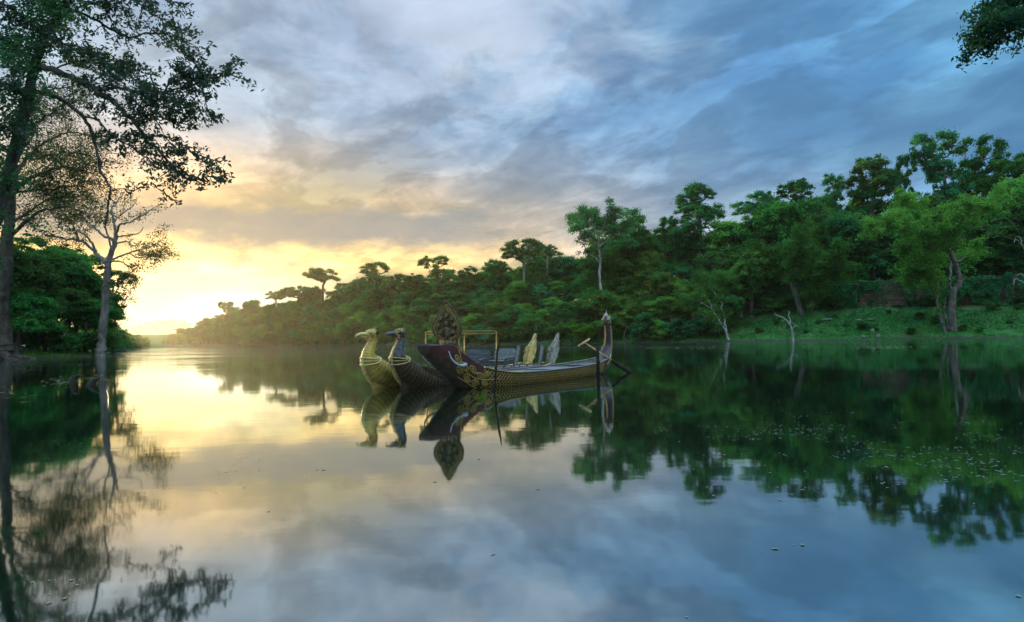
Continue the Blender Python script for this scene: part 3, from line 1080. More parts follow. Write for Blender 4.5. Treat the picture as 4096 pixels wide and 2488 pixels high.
def limb_tree(name, label, Y, limbs, leafm, barkm, tw_len, tw_every, leaves_per, leaf, seed, droop=0.2, fold=True, leafy_from=0.35,
              depth=1.0, cat="tree", base_px=None, root=None, clump=0.5, sides=7):
    """A tree drawn limb by limb: limbs = (points, r0, r1, leafiness)."""
    rs = np.random.RandomState(seed)
    rr = random.Random(seed)
    foot = root if root is not None else from_px([limbs[0][0][0]], Y)[0]
    e = empty(name, foot)
    P0, P1, R0, R1 = [], [], [], []
    LP, LN = [], []
    seen = []
    for li, (pts, r0, r1, leafy) in enumerate(limbs):
        if all(len(p_) == 2 for p_ in pts):          # limbs spread in depth too, each starting where it leaves the older wood
            d0 = min(seen, key=lambda q: (q[0] - pts[0][0]) ** 2 + (q[1] - pts[0][1]) ** 2)[2] if seen else 0.0
            kz = 0.0 if li == 0 else rr.uniform(0.25, 0.75) * (1 if li % 2 else -1)
            run, full = 0.0, []
            for i_, p_ in enumerate(pts):
                run += math.hypot(p_[0] - pts[i_ - 1][0], p_[1] - pts[i_ - 1][1]) if i_ else 0.0
                full.append((p_[0], p_[1], d0 + kz * run * Y / F_PX))
            pts = full
        seen += [tuple(p_) if len(p_) == 3 else (p_[0], p_[1], 0.0) for p_ in pts]
        W = np.array([list(v) for v in from_px(pts, Y)])
        n = max(6, int(len(pts) * 4))
        S = spline(W, n)
        L = np.linalg.norm(np.diff(S, axis=0), axis=1)
        wob = rs.normal(size=S.shape) * 0.12 * float(np.mean(L))
        wob[0] = 0
        S = S + wob
        rad = r0 + (r1 - r0) * np.linspace(0, 1, n) ** 0.8
        for i in range(n - 1):
            P0.append(S[i]); P1.append(S[i + 1]); R0.append(rad[i]); R1.append(rad[i + 1])
        if leafy <= 0:
            continue
        cum = np.concatenate([[0], np.cumsum(L)])
        start = leafy_from * cum[-1]
        s = start
        while s < cum[-1]:
            i = min(int(np.searchsorted(cum, s)), n - 1)
            a = S[i]
            along = S[min(i + 1, n - 1)] - S[max(i - 1, 0)]
            along /= np.linalg.norm(along) + 1e-9
            d = along * 0.55 + rs.normal(size=3) * [0.7, 0.6, 0.7]
            d[2] -= droop * rs.rand()
            d /= np.linalg.norm(d)
            ln = tw_len * rs.uniform(0.45, 1.15) * leafy ** 0.5
            q = a
            dirn = d
            for k_ in range(3):
                q2 = q + dirn * ln / 3
                P0.append(q); P1.append(q2); R0.append(0.028 * (1 - k_ * .3) * tw_len ** .5); R1.append(0.028 * (1 - (k_ + 1) * .28) * tw_len ** .5)
                m_ = int(leaves_per * leafy * (0.25 + 0.4 * k_))
                t_ = rs.rand(m_, 1)
                base_ = q + (q2 - q) * t_
                off = rs.normal(size=(m_, 3)) * clump * [1, 1, 0.7]
                LP.append(base_ + off)
                nn = rs.normal(size=(m_, 3)) + [0, 0, 0.8]
                LN.append(nn)
                q = q2
                dirn = dirn + rs.normal(size=3) * 0.35 + [0, 0, -droop * 0.5]
                dirn /= np.linalg.norm(dirn)
            s += tw_every * rs.uniform(0.5, 1.5) / max(leafy, 0.2)
    off = np.array(foot)
    V, F = frusta(np.array(P0) - off, np.array(P1) - off, np.array(R0), np.array(R1), sides)
    tr = link("trunk", np_mesh(name + "_trunk", V, F), barkm, e, smooth=True)
    if LP:
        LP, LN = np.concatenate(LP), np.concatenate(LN)
        V, F = leaf_quads(LP - off, LN, leaf, rs, 0.42, 0.4, fold)
        link("crown", np_mesh(name + "_crown", V, None if fold else F, F if fold else None), leafm, e)
    tag(e, label, cat)
    return e, foot


# white-trunked tree behind the stern
Yw = shore_d(2400) + 7
limb_tree("white_trunk_tree", "tall slender tree with a straight white trunk left of the naga stern", Yw,
          [([(2412, 1350), (2405, 1290), (2402, 1200), (2401, 1100), (2398, 1020), (2394, 965), (2396, 930)], 0.48, 0.2, 0),
           ([(2398, 1050), (2380, 1030), (2350, 1015), (2320, 1012), (2285, 1030)], 0.16, 0.05, 0.3),
           ([(2397, 990), (2375, 965), (2350, 930), (2320, 905), (2300, 900)], 0.16, 0.05, 1.6),
           ([(2396, 960), (2385, 920), (2380, 880), (2370, 850)], 0.18, 0.05, 2.0),
           ([(2396, 945), (2415, 900), (2430, 860), (2440, 840)], 0.18, 0.05, 2.0),
           ([(2397, 985), (2430, 960), (2460, 925), (2500, 890), (2530, 870)], 0.17, 0.05, 1.8),
           ([(2398, 1020), (2430, 1000), (2470, 975), (2510, 955)], 0.13, 0.04, 1.2),
           ([(2394, 935), (2350, 890), (2330, 868), (2300, 860)], 0.13, 0.04, 1.8)],
          LEAF_DEEP, BARK_PALE, 3.2, 0.8, 60, 0.26, 61, fold=False, leafy_from=0.3, clump=0.5)
# double-trunk tree on the open bank
Yd = shore_d(3800) + 3.5
limb_tree("bank_tree", "old pale tree with clustered bent trunks at the water by the stone wall", Yd,
          [([(3812, 1338), (3810, 1290), (3808, 1220), (3812, 1170), (3835, 1135), (3838, 1110), (3828, 1080), (3822, 1050), (3800, 1010)], 0.75, 0.42, 0),
           ([(3785, 1330), (3775, 1300), (3760, 1265), (3752, 1230), (3750, 1190), (3748, 1150), (3752, 1110), (3745, 1070)], 0.36, 0.14, 0.5),
           ([(3798, 1335), (3785, 1290), (3778, 1240), (3782, 1190)], 0.3, 0.12, 0),
           ([(3815, 1240), (3805, 1170), (3800, 1110), (3806, 1060), (3800, 1010)], 0.26, 0.2, 0),
           ([(3800, 1010), (3780, 970), (3745, 930), (3700, 905), (3640, 900), (3560, 898), (3500, 900)], 0.3, 0.06, 1.4),
           ([(3745, 930), (3700, 870), (3640, 830), (3590, 800)], 0.2, 0.05, 2.0),
           ([(3800, 1010), (3790, 950), (3800, 900), (3830, 860), (3860, 820)], 0.26, 0.06, 1.8),
           ([(3822, 1050), (3860, 1030), (3885, 1005), (3895, 980)], 0.2, 0.05, 1.2),
           ([(3830, 860), (3870, 850), (3920, 830), (3970, 800)], 0.15, 0.05, 1.6),
           ([(3780, 970), (3740, 960), (3690, 970), (3650, 990), (3640, 1030)], 0.16, 0.05, 2.2),
           ([(3760, 1100), (3720, 1080), (3680, 1075), (3650, 1090)], 0.14, 0.04, 2.2),
           ([(3700, 905), (3690, 940), (3680, 1000), (3700, 1050)], 0.12, 0.04, 2.2),
           ([(3752, 1190), (3720, 1170), (3700, 1185), (3665, 1195)], 0.07, 0.02, 0.0)],
          LEAF_LIGHT, BARK_GREY, 3.0, 0.55, 70, 0.24, 62, fold=False, leafy_from=0.25, clump=0.5)
# tree on the rampart foot
Yr = shore_d(3200) + 13
limb_tree("bank_tree", "thick grey trunked tree leaning left over the bank behind the dead snag", Yr,
          [([(3208, 1272), (3195, 1220), (3180, 1175), (3170, 1140)], 0.75, 0.5, 0),
           ([(3170, 1140), (3150, 1110), (3120, 1060), (3080, 1020), (3040, 990)], 0.35, 0.08, 1.8),
           ([(3172, 1145), (3180, 1110), (3190, 1060), (3200, 1000), (3210, 940)], 0.35, 0.08, 1.8),
           ([(3190, 1060), (3230, 1020), (3260, 980), (3290, 930)], 0.25, 0.07, 1.8),
           ([(3245, 1262), (3250, 1200), (3262, 1160), (3290, 1110), (3330, 1060), (3360, 1010)], 0.3, 0.08, 1.6),
           ([(3120, 1060), (3060, 1060), (3010, 1080)], 0.2, 0.06, 1.8),
           ([(3290, 1110), (3340, 1090), (3390, 1080)], 0.15, 0.05, 1.4)],
          LEAF_MID, BARK_GREY, 3.2, 0.6, 75, 0.25, 63, fold=False, leafy_from=0.2, clump=0.55)
# leaning tree at the water
Yl = shore_d(2915) + 0.8
limb_tree("leaning_tree", "small pale tree leaning left out of the water's edge on crooked trunks", Yl,
          [([(2913, 1364), (2905, 1330), (2885, 1295), (2865, 1265), (2850, 1240), (2835, 1200)], 0.3, 0.1, 0.6),
           ([(2911, 1362), (2903, 1320), (2897, 1280), (2890, 1240), (2880, 1200), (2850, 1160)], 0.26, 0.08, 1.2),
           ([(2885, 1300), (2860, 1288), (2835, 1275), (2800, 1255)], 0.12, 0.04, 1.0),
           ([(2850, 1240), (2820, 1220), (2780, 1200), (2740, 1190)], 0.12, 0.04, 1.5),
           ([(2880, 1200), (2900, 1170), (2910, 1140), (2890, 1110)], 0.12, 0.04, 1.5),
           ([(2850, 1160), (2810, 1130), (2770, 1120)], 0.1, 0.04, 1.6)],
          LEAF_MID, BARK_PALE, 2.4, 0.5, 55, 0.2, 64, fold=False, leafy_from=0.35, clump=0.45)
# dead snag standing in the shallows
limb_tree("dead_snag", "small bleached dead tree standing in the shallows below the stone wall", shore_d(3170) - 0.8,
          [([(3172, 1362), (3170, 1335), (3166, 1315), (3160, 1300), (3150, 1285), (3130, 1270), (3110, 1262), (3097, 1258)], 0.26, 0.06, 0.25),
           ([(3167, 1318), (3160, 1300), (3162, 1280), (3155, 1262), (3158, 1245)], 0.17, 0.05, 0.5),
           ([(3167, 1318), (3178, 1306), (3185, 1303), (3192, 1302)], 0.12, 0.07, 0.0),
           ([(3140, 1278), (3125, 1285), (3118, 1292)], 0.05, 0.02, 0.0),
           ([(3110, 1262), (3098, 1250), (3095, 1243)], 0.05, 0.02, 0.0)],
          LEAF_OLIVE, BARK_PALE, 1.4, 0.5, 28, 0.13, 65, fold=False, leafy_from=0.5, clump=0.35)
# pale dead branches at the right edge
limb_tree("dead_branch_tree", "bare white branches reaching in at the right edge before the ruined wall", shore_d(4080) + 12,
          [([(4150, 1200), (4120, 1150), (4095, 1130), (4075, 1120), (4060, 1115), (4055, 1140)], 0.2, 0.05, 0.0),
           ([(4120, 1150), (4100, 1110), (4080, 1095), (4065, 1105)], 0.12, 0.03, 0.0),
           ([(4130, 1160), (4110, 1050), (4090, 985), (4065, 960), (4055, 970)], 0.14, 0.03, 0.0),
           ([(4090, 985), (4080, 950), (4060, 945)], 0.07, 0.02, 0.0)],
          LEAF_OLIVE, BARK_PALE, 1, 1, 1, 0.1, 66)

# ------------------------------------------------------------------ undergrowth and grass on the banks
def scatter(n, box, keep, seed):
    rs = np.random.RandomState(seed)
    P_ = np.column_stack([rs.uniform(box[0], box[1], n), rs.uniform(box[2], box[3], n)])
    s, right = shore_dist(P_)
    k = keep(P_, s, right, rs)
    P_ = P_[k]
    return np.column_stack([P_, ground_z(P_)]), s[k], rs


def ground_leaves(name, label, n, box, keep, seed, size, height, material, cat, spread=0.5, up=0.6):
    G, s, rs = scatter(n, box, keep, seed)
    h = height(G, s, rs)
    P_ = G.copy()
    P_[:, 2] += h
    N_ = rs.normal(size=P_.shape) * 0.8 + [0, 0, up]
    sz = size * rs.uniform(0.6, 1.4, len(P_))
    V, F = leaf_quads(P_, N_, sz, rs, 0.5)
    o = link(name, np_mesh(name, V, F), material)
    tag(o, label, cat, kind='stuff')
    return o


def patchy(P_, s_, thr, seed):
    return vnoise(P_[:, 0], P_[:, 1], s_, seed) * 0.65 + vnoise(P_[:, 0], P_[:, 1], s_ * 0.4, seed + 1) * 0.35 > thr


# creepers and scrub on the steep upper bank
ground_leaves("undergrowth", "dark creepers and scrub covering the steep bank below the wall", 260000, (-40, 135, 100, 205),
              lambda P_, s, r, rs: r & (s > 5) & (s < 25) & (patchy(P_, 5.0, 0.42, 3) | (s > 22)), 71, 0.20,
              lambda G, s, rs: rs.rand(len(G)) ** 1.5 * (0.25 + 1.3 * np.clip(vnoise(G[:, 0], G[:, 1], 2.6, 9) - 0.35, 0, 1) * np.interp(s, [7, 12, 25], [.4, 1.2, 1.6])),
              LEAF_DEEP, "undergrowth")
# grass on the open slope
ground_leaves("bank_grass", "bright green grass on the open slope under the stone wall", 190000, (10, 135, 95, 185),
              lambda P_, s, r, rs: r & (s > 0.3) & (s < 15) & patchy(P_, 3.5, 0.30, 13), 72, 0.13,
              lambda G, s, rs: rs.rand(len(G)) * (0.10 + 1.1 * np.clip(vnoise(G[:, 0], G[:, 1], 1.7, 19) - 0.45, 0, 1)), LEAF_GRASS, "grass", up=0.4)
# low scrub in patches on the open slope
ground_leaves("slope_scrub", "patches of low scrub and weeds on the open slope", 90000, (25, 135, 95, 170),
              lambda P_, s, r, rs: r & (s > 0.8) & (s < 12) & patchy(P_, 3.2, 0.54, 43), 75, 0.17,
              lambda G, s, rs: rs.rand(len(G)) ** 0.8 * (0.2 + 2.2 * np.clip(vnoise(G[:, 0], G[:, 1], 1.6, 49) - 0.4, 0, 1)), LEAF_MID, "scrub")
# reeds along the water
ground_leaves("waterside_reeds", "yellow-green reeds and water weed along the far waterline", 90000, (-110, 135, 95, 300),
              lambda P_, s, r, rs: r & (s > -1.3) & (s < 0.9) & (vnoise(P_[:, 0], P_[:, 1], 3.0, 23) > 0.42), 73, 0.14,
              lambda G, s, rs: np.maximum(-G[:, 2], 0) + rs.rand(len(G)) * (0.06 + 1.5 * np.clip(vnoise(G[:, 0], G[:, 1], 2.2, 29) - 0.5, 0, 1) * (s > -.6)),
              LEAF_REED, "reeds", up=0.3)
ground_leaves("bank_grass", "low yellow-green grass on the left bank under the trees", 60000, (-110, -58, 60, 175),
              lambda P_, s, r, rs: ~r & (s > -0.2) & (s < 14) & patchy(P_, 3.0, 0.3, 33), 74, 0.13,
              lambda G, s, rs: rs.rand(len(G)) * (0.1 + 0.5 * np.clip(vnoise(G[:, 0], G[:, 1], 2.0, 39) - 0.4, 0, 1)), LEAF_REED, "grass", up=0.4)


# ------------------------------------------------------------------ stone wall on the rampart
LAT = []
for i, (a_c, b_c) in enumerate((((0.19, 0.115, 0.075), (0.30, 0.19, 0.125)), ((0.15, 0.095, 0.068), (0.25, 0.165, 0.12)), ((0.22, 0.14, 0.10), (0.33, 0.23, 0.165)),
                                ((0.10, 0.085, 0.06), (0.19, 0.14, 0.10)))):
    LAT.append(pbr("laterite_%d" % i, a_c, b_c, 0.92, scale=2.0, bmp=0.9, spec=0.1, c2=(0.05, 0.055, 0.04)))
WALL_DARK = pbr("laterite_core", (0.05, 0.04, 0.03), (0.10, 0.075, 0.055), 0.95, scale=1.5, bmp=0.8, spec=0.1, c2=(0.03, 0.04, 0.025))


def offset_line(s):
    """points of the right shoreline moved s metres inland"""
    pts = np.array(RIGHT)
    out = []
    for i in range(1, len(pts) - 1):
        tdir = pts[i + 1] - pts[i - 1]
        tdir /= np.linalg.norm(tdir)
        out.append(pts[i] + np.array([tdir[1], -tdir[0]]) * s)
    return np.array(out)


OFF = offset_line(19.0)


def off_at(px):
    """point of the wall line seen at photograph column px"""
    best = None
    for i in range(len(OFF) - 1):
        a, b = OFF[i], OFF[i + 1]
        k_ = (px - CX) / F_PX
        den = (b[0] - a[0]) - k_ * (b[1] - a[1])
        if abs(den) < 1e-6:
            continue
        u_ = (k_ * a[1] - a[0]) / den
        if -0.01 <= u_ <= 1.01:
            return a + (b - a) * u_
    return None


rw = random.Random(77)
blk = MB().box((0, 0, 0), (1, 1, 1))
bev_me = []
for q in range(4):
    b_ = MB()
    r2 = random.Random(q)
    j = lambda: r2.uniform(-0.03, 0.03)
    b_.add([(x * .5 * (0.96 if y < 0 else 1) + j(), y * .5, z * .5 * (0.95 if y < 0 else 1) + j()) for x in (-1, 1) for y in (-1, 1) for z in (-1, 1)],
           [(0, 1, 3, 2), (4, 6, 7, 5), (0, 4, 5, 1), (2, 3, 7, 6), (0, 2, 6, 4), (1, 5, 7, 3)])
    me = bpy.data.meshes.new("stone_block_%d" % q)
    me.from_pydata(b_.V, [], b_.F)
    me.materials.append(LAT[q])
    bev_me.append(me)


def stone_wall(px0, px1, z0, z1, label, bl, bh, max_rows, recess=0.12, ragged=0.0):
    A, B = Vector((*off_at(px0), 0)), Vector((*off_at(px1), 0))
    mid = (A + B) / 2
    d = (B - A)
    L = d.length
    d.normalize()
    ang = math.atan2(d.y, d.x)
    e = empty("stone_wall", (mid.x, mid.y, z0), ang)
    nrm_sign = -1.0 if (Matrix.Rotation(ang, 3, 'Z') @ Vector((0, -1, 0))).dot(-mid) > 0 else 1.0
    core = MB().box((0, -nrm_sign * 0.55, (z1 - z0) / 2 - 0.4), (L, 0.9, z1 - z0 + 0.6))
    core.build("core", WALL_DARK, e)
    cop = MB()
    nseg = max(2, int(L / 2.4))
    for k_ in range(nseg):
        c = MB().box((-L / 2 + (k_ + .5) * L / nseg, -nrm_sign * 0.45, z1 - z0 + 0.12 + rw.uniform(-.06, .05)), (L / nseg - .05, 1.35, 0.3))
        c.build("coping_stone", LAT[3], e)
    rows = max_rows
    h = bh
    zc = z1 - z0 - 0.1
    for r in range(rows):
        zz_ = zc - (r + .5) * h
        if zz_ < -0.3:
            break
        x = -L / 2 - rw.uniform(0, bl * .6)
        while x < L / 2:
            ln = bl * rw.uniform(0.75, 1.3)
            if rw.random() > ragged * (1 if r < 3 else .4):
                o = bpy.data.objects.new("stone_block", rw.choice(bev_me))
                COL.objects.link(o)
                o.parent = e
                o.location = (x + ln / 2, nrm_sign * (-0.02 + rw.uniform(-.05, .05)) , zz_)
                if nrm_sign > 0:
                    o.rotation_euler = (0, 0, math.pi)
                o.scale = (ln - .05, 0.34, h - .04)
            x += ln
    tag(e, label, "wall", "stretches of the old stone wall", 'thing')
    return e


stone_wall(3440, 3760, 6.6, 12.2, "weathered reddish stone block wall behind the old pale bank tree", 1.15, 0.46, 11, ragged=0.03)
stone_wall(4030, 4260, 6.6, 12.4, "ruined reddish stone wall end at the right edge of the picture", 1.1, 0.5, 10, ragged=0.12)
stone_wall(2770, 2930, 6.4, 10.4, "broken reddish stone wall patch behind the leaning water's edge tree", 1.1, 0.48, 8, ragged=0.08)
for a_px, b_px, lab in ((2935, 3180, "long overgrown grey stone wall behind the thick grey trunked tree"), (3190, 3432, "overgrown stone wall with pale coping left of the bare reddish stretch"),
                        (3768, 4025, "creeper hung wall stretch right of the old pale bank tree")):
    A, B = Vector((*off_at(a_px), 0)), Vector((*off_at(b_px), 0))
    d = B - A
    e = empty("stone_wall", ((A + B) / 2).to_tuple()[:2] + (6.6,), math.atan2(d.y, d.x))
    MB().box((0, 0, 2.45), (d.length, 1.1, 5.6)).build("core", WALL_DARK, e)
    ns = max(3, int(d.length / 2.6))
    for k_ in range(ns):
        MB().box((-d.length / 2 + (k_ + .5) * d.length / ns, 0, 5.42 + rw.uniform(-.05, .06)), (d.length / ns - .06, 1.5, 0.32)).build("coping_stone", LAT[2 if k_ % 3 else 3], e)
    tag(e, lab, "wall", "stretches of the old stone wall", 'thing')
# creepers hanging over the overgrown stretches
CP, CN = [], []
rs = np.random.RandomState(91)
for a_px, b_px, dens in ((2935, 3180, 1.0), (3190, 3432, 1.0), (3768, 4025, 1.2), (3440, 3525, 0.9), (3525, 3600, 0.12), (3600, 3655, 0.8), (3655, 3700, .2), (3700, 3765, 0.8), (2770, 2900, 0.4), (4030, 4060, .9), (4075, 4200, .7)):
    A, B = off_at(a_px), off_at(b_px)
    L = np.linalg.norm(B - A)
    n = int(L * 420 * dens)
    u_ = rs.rand(n)
    hang = rs.rand(n) ** (0.8 if dens >= 1 else 1.8)
    cur = vnoise(u_ * L + a_px, u_ * 0 + 3, 1.6, 7)
    hang *= np.clip(cur * 1.8, 0.15, 1.0)
    P_ = np.column_stack([A[0] + (B[0] - A[0]) * u_, A[1] + (B[1] - A[1]) * u_, 12.4 - hang * 5.6])
    tow = -P_[:, :2] / np.linalg.norm(P_[:, :2], axis=1, keepdims=True)
    lump = np.clip(vnoise(u_ * L + a_px, P_[:, 2], 1.1, 8) - 0.3, 0, 1)[:, None]
    P_[:, :2] += tow * (0.6 + rs.rand(n, 1) * (0.2 + 2.6 * lump))
    P_[:, 2] += rs.rand(n) * lump[:, 0] * 1.4
    CP.append(P_)
    CN.append(np.column_stack([tow, np.full(n, 0.5)]) + rs.normal(size=(n, 3)) * .5)
V, F = leaf_quads(np.concatenate(CP), np.concatenate(CN), 0.17, rs, 0.6)
tag(link("wall_creepers", np_mesh("wall_creepers", V, F), LEAF_DEEP), "dark creepers hanging down the old stone wall", "creepers", kind='stuff')

# stones at the foot of the open slope
STONE = pbr("pale_stone", (0.20, 0.18, 0.15), (0.36, 0.33, 0.28), 0.9, scale=3, bmp=0.7, spec=0.1)
for i, (px, py, wpx, hpx, lab) in enumerate(((3490, 1318, 16, 22, "upright grey boundary stone on the grass slope"), (3513, 1344, 16, 20, "dark carved stone stump at the waterline"),
                                             (3453, 1344, 18, 10, "round pale stone beside the carved stump"), (3435, 1274, 26, 10, "flat pale slab half way up the grass slope"),
                                             (3487, 1272, 34, 9, "long broken slab right of the flat pale slab"), (3680, 1253, 30, 12, "pale rubble stone under the bare wall"),
                                             (3310, 1271, 46, 10, "reddish rubble heap on the slope beside the thick grey trunk"))):
    d = shore_d(px) + (1.0 if py > 1335 else 4 if py > 1300 else 10)
    p = at(px, py, d)
    k_ = d / F_PX
    b_ = MB()
    r2 = random.Random(i)
    b_.ball((0, 0, 0), (wpx * k_ / 2, wpx * k_ / 2.5, hpx * k_ / 2), 9, 6)
    b_.V = [tuple(c * r2.uniform(0.82, 1.12) for c in v) for v in b_.V]
    o = b_.build("bank_stone", STONE)
    o.location = (p.x, p.y, gz(p.x, p.y) + hpx * k_ * 0.3)
    tag(o, lab, "stone", "stones on the open slope")

# ------------------------------------------------------------------ left bank
YL = 104.0
LT = [("canopy_0", 30, 960, 100, 1.15, LEAF_OLIVE, "dense dark tree at the left edge behind the root-flared trunk"),
      ("canopy_1", 120, 1010, 112, 1.05, LEAF_OLIVE, "dense dark tree second from the left edge"),
      ("canopy_2", 215, 1005, 118, 1.05, LEAF_MID, "dense tree third from the left edge, before the slender pale tree"),
      ("canopy_3", 310, 1060, 116, 0.95, LEAF_OLIVE, "rounded tree leaning on the slender pale tree's left side"),
      ("canopy_4", 375, 1120, 119, 0.75, LEAF_OLIVE, "low dark tree directly behind the slender pale trunk"),
      ("canopy_0", 75, 1130, 99, 0.8, LEAF_MID, "lower green tree over the root-flared trunk's right side"),
      ("canopy_2", 180, 1150, 107, 0.85, LEAF_OLIVE, "low leafy tree over the grassy gap on the left bank"),
      ("canopy_3", 270, 1170, 108.5, 0.8, LEAF_OLIVE, "low leafy tree dipping to the water left of the pale trunk"),
      ("layered_0", 345, 1200, 108.5, 0.85, LEAF_MID, "drooping waterside tree touching the slender pale trunk"),
      ("emergent_1", 95, 930, 135, 1.1, LEAF_OLIVE, "airy back tree showing over the left bank trees"),
      ("emergent_2", 255, 960, 140, 1.0, LEAF_OLIVE, "airy back tree with a pale trunk behind the left bank trees"),
      ("umbrella_0", 455, 1080, 150, 0.6, LEAF_OLIVE, "feathery tree peeping out right of the slender pale trunk"),
      ("bush_2", 320, 1330, 106.5, 1.1, LEAF_MID, "bush at the water's edge left of the pale trunk"),
      ("bush_0", 375, 1320, 107.0, 1.0, LEAF_OLIVE, "dark bush against the foot of the slender pale trunk"),
      ("bush_1", 445, 1300, 150, 1.2, LEAF_OLIVE, "small dark tree just right of the slender trunk's foot"),
      ("bush_0", 235, 1345, 111, 0.9, LEAF_OLIVE, "shadowed bush in the grassy gap on the left bank"),
      ("bush_1", 150, 1335, 113, 1.1, LEAF_OLIVE, "dark bush at the back of the grassy gap on the left"),
      ("bush_2", 60, 1320, 104, 1.1, LEAF_OLIVE, "dark bush right behind the root-flared trunk")]
for key, px, top, d, sx, lf, lab in LT:
    plant(key, "waterside_tree" if key[0] != 'b' else "waterside_shrub", px, top, d, lf, BARK_DARK if key[0] != 'e' else BARK_PALE, lab,
          cat="shrub" if key[0] == 'b' else "tree", sx=sx)

# slender pale tree standing at the water
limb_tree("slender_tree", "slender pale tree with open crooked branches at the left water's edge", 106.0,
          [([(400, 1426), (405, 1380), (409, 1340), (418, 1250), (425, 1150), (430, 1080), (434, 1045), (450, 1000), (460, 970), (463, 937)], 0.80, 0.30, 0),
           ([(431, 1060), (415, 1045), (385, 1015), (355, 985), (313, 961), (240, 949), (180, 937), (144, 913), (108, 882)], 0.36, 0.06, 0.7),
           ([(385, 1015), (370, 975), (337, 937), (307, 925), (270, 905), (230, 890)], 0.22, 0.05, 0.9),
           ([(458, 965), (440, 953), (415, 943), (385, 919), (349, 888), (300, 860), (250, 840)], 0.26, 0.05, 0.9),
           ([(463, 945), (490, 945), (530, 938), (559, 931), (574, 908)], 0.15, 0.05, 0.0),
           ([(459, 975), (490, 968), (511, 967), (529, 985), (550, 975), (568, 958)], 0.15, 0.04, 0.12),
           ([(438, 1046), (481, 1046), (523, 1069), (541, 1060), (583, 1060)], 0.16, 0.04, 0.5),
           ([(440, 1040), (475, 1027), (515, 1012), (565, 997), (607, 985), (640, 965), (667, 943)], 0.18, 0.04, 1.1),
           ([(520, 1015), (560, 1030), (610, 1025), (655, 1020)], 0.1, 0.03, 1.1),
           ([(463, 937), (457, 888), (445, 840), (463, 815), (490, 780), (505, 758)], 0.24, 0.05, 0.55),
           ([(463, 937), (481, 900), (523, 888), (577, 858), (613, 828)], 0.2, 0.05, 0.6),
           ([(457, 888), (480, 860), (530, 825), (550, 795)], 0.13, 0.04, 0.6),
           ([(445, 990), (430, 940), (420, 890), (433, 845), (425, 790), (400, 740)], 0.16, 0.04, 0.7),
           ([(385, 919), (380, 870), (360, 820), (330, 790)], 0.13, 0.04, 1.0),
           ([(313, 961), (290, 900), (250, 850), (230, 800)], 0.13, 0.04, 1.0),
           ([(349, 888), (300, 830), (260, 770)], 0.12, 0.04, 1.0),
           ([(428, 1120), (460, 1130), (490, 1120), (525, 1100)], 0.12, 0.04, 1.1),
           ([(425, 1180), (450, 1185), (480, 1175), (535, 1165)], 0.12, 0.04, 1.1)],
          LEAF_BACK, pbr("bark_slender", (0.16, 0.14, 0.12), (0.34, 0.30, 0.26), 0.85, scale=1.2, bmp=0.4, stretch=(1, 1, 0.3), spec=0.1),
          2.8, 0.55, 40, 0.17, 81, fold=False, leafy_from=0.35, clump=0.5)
# huge root-flared tree at the left edge
limb_tree("root_flared_tree", "huge tree on a dark root-flared trunk at the left edge of the water", 92.0,
          [([(-2, 1428), (4, 1380), (6, 1330), (0, 1260), (5, 1180), (20, 1080), (30, 960), (40, 800), (60, 660)], 1.5, 0.5, 0),
           ([(5, 1395), (30, 1420), (60, 1430), (110, 1437), (150, 1441)], 0.85, 0.25, 0),
           ([(5, 1400), (25, 1428), (40, 1440), (70, 1446)], 0.8, 0.3, 0),
           ([(30, 960), (90, 900), (160, 850), (230, 830), (300, 835), (360, 870)], 0.3, 0.06, 0.9),
           ([(40, 800), (100, 730), (170, 690), (250, 670), (330, 680), (345, 690)], 0.3, 0.06, 0.9),
           ([(50, 740), (100, 640), (150, 590), (210, 550), (280, 530), (350, 540), (400, 580)], 0.28, 0.05, 0.9),
           ([(60, 660), (110, 540), (170, 470), (240, 430), (320, 400)], 0.26, 0.05, 0.9),
           ([(60, 660), (130, 430), (190, 370), (260, 350), (340, 370)], 0.22, 0.05, 0.9),
           ([(45, 780), (120, 760), (200, 760), (290, 740), (380, 720)], 0.2, 0.05, 0.9),
           ([(35, 900), (110, 850), (190, 800), (270, 790), (330, 780)], 0.2, 0.05, 0.9),
           ([(100, 640), (180, 630), (260, 610), (340, 620), (420, 650)], 0.18, 0.04, 0.9)],
          LEAF_BACK, BARK_DARK, 3.0, 0.36, 54, 0.16, 82, fold=False, leafy_from=0.2, clump=0.6)

# low far wood closing the end of the water
FP, FN = [], []
rs = np.random.RandomState(55)
for i in range(len(LEFT[:4]) - 1):
    a, b = np.array(LEFT[i]), np.array(LEFT[i + 1])
    L = np.linalg.norm(b - a)
    n = int(L * 130)
    u_ = rs.rand(n)
    tdir = (b - a) / L
    inl = np.array([-tdir[1], tdir[0]])
    if inl[0] > 0:
        inl = -inl
    off = rs.rand(n) * 26
    h0 = 2.0 + 5.0 * vnoise(u_ * L + i * 300, off * 0.6, 9.0, 44) + off * 0.06
    P_ = (a + (b - a) * u_[:, None]) + inl * off[:, None]
    FP.append(np.column_stack([P_, 0.4 + h0 * rs.rand(n) ** 0.6]))
    FN.append(rs.normal(size=(n, 3)) + [0.4, -0.6, 0.6])
n = 26000
ang = rs.uniform(0, 1, n)
P_ = np.array([-330, 600]) + np.column_stack([ang * 160 - 330, 40 + ang * 60 + rs.rand(n) * 60])
FP.append(np.column_stack([P_, 0.5 + (3 + 7 * vnoise(P_[:, 0], P_[:, 1], 14, 45)) * rs.rand(n) ** .6]))
FN.append(rs.normal(size=(n, 3)) + [0.4, -0.6, 0.6])
V, F = leaf_quads(np.concatenate(FP), np.concatenate(FN), 0.55, rs, 0.6)
tag(link("far_wood", np_mesh("far_wood", V, F), LEAF_DEEP), "low dark wood closing the far end of the water", "wood", kind='stuff')

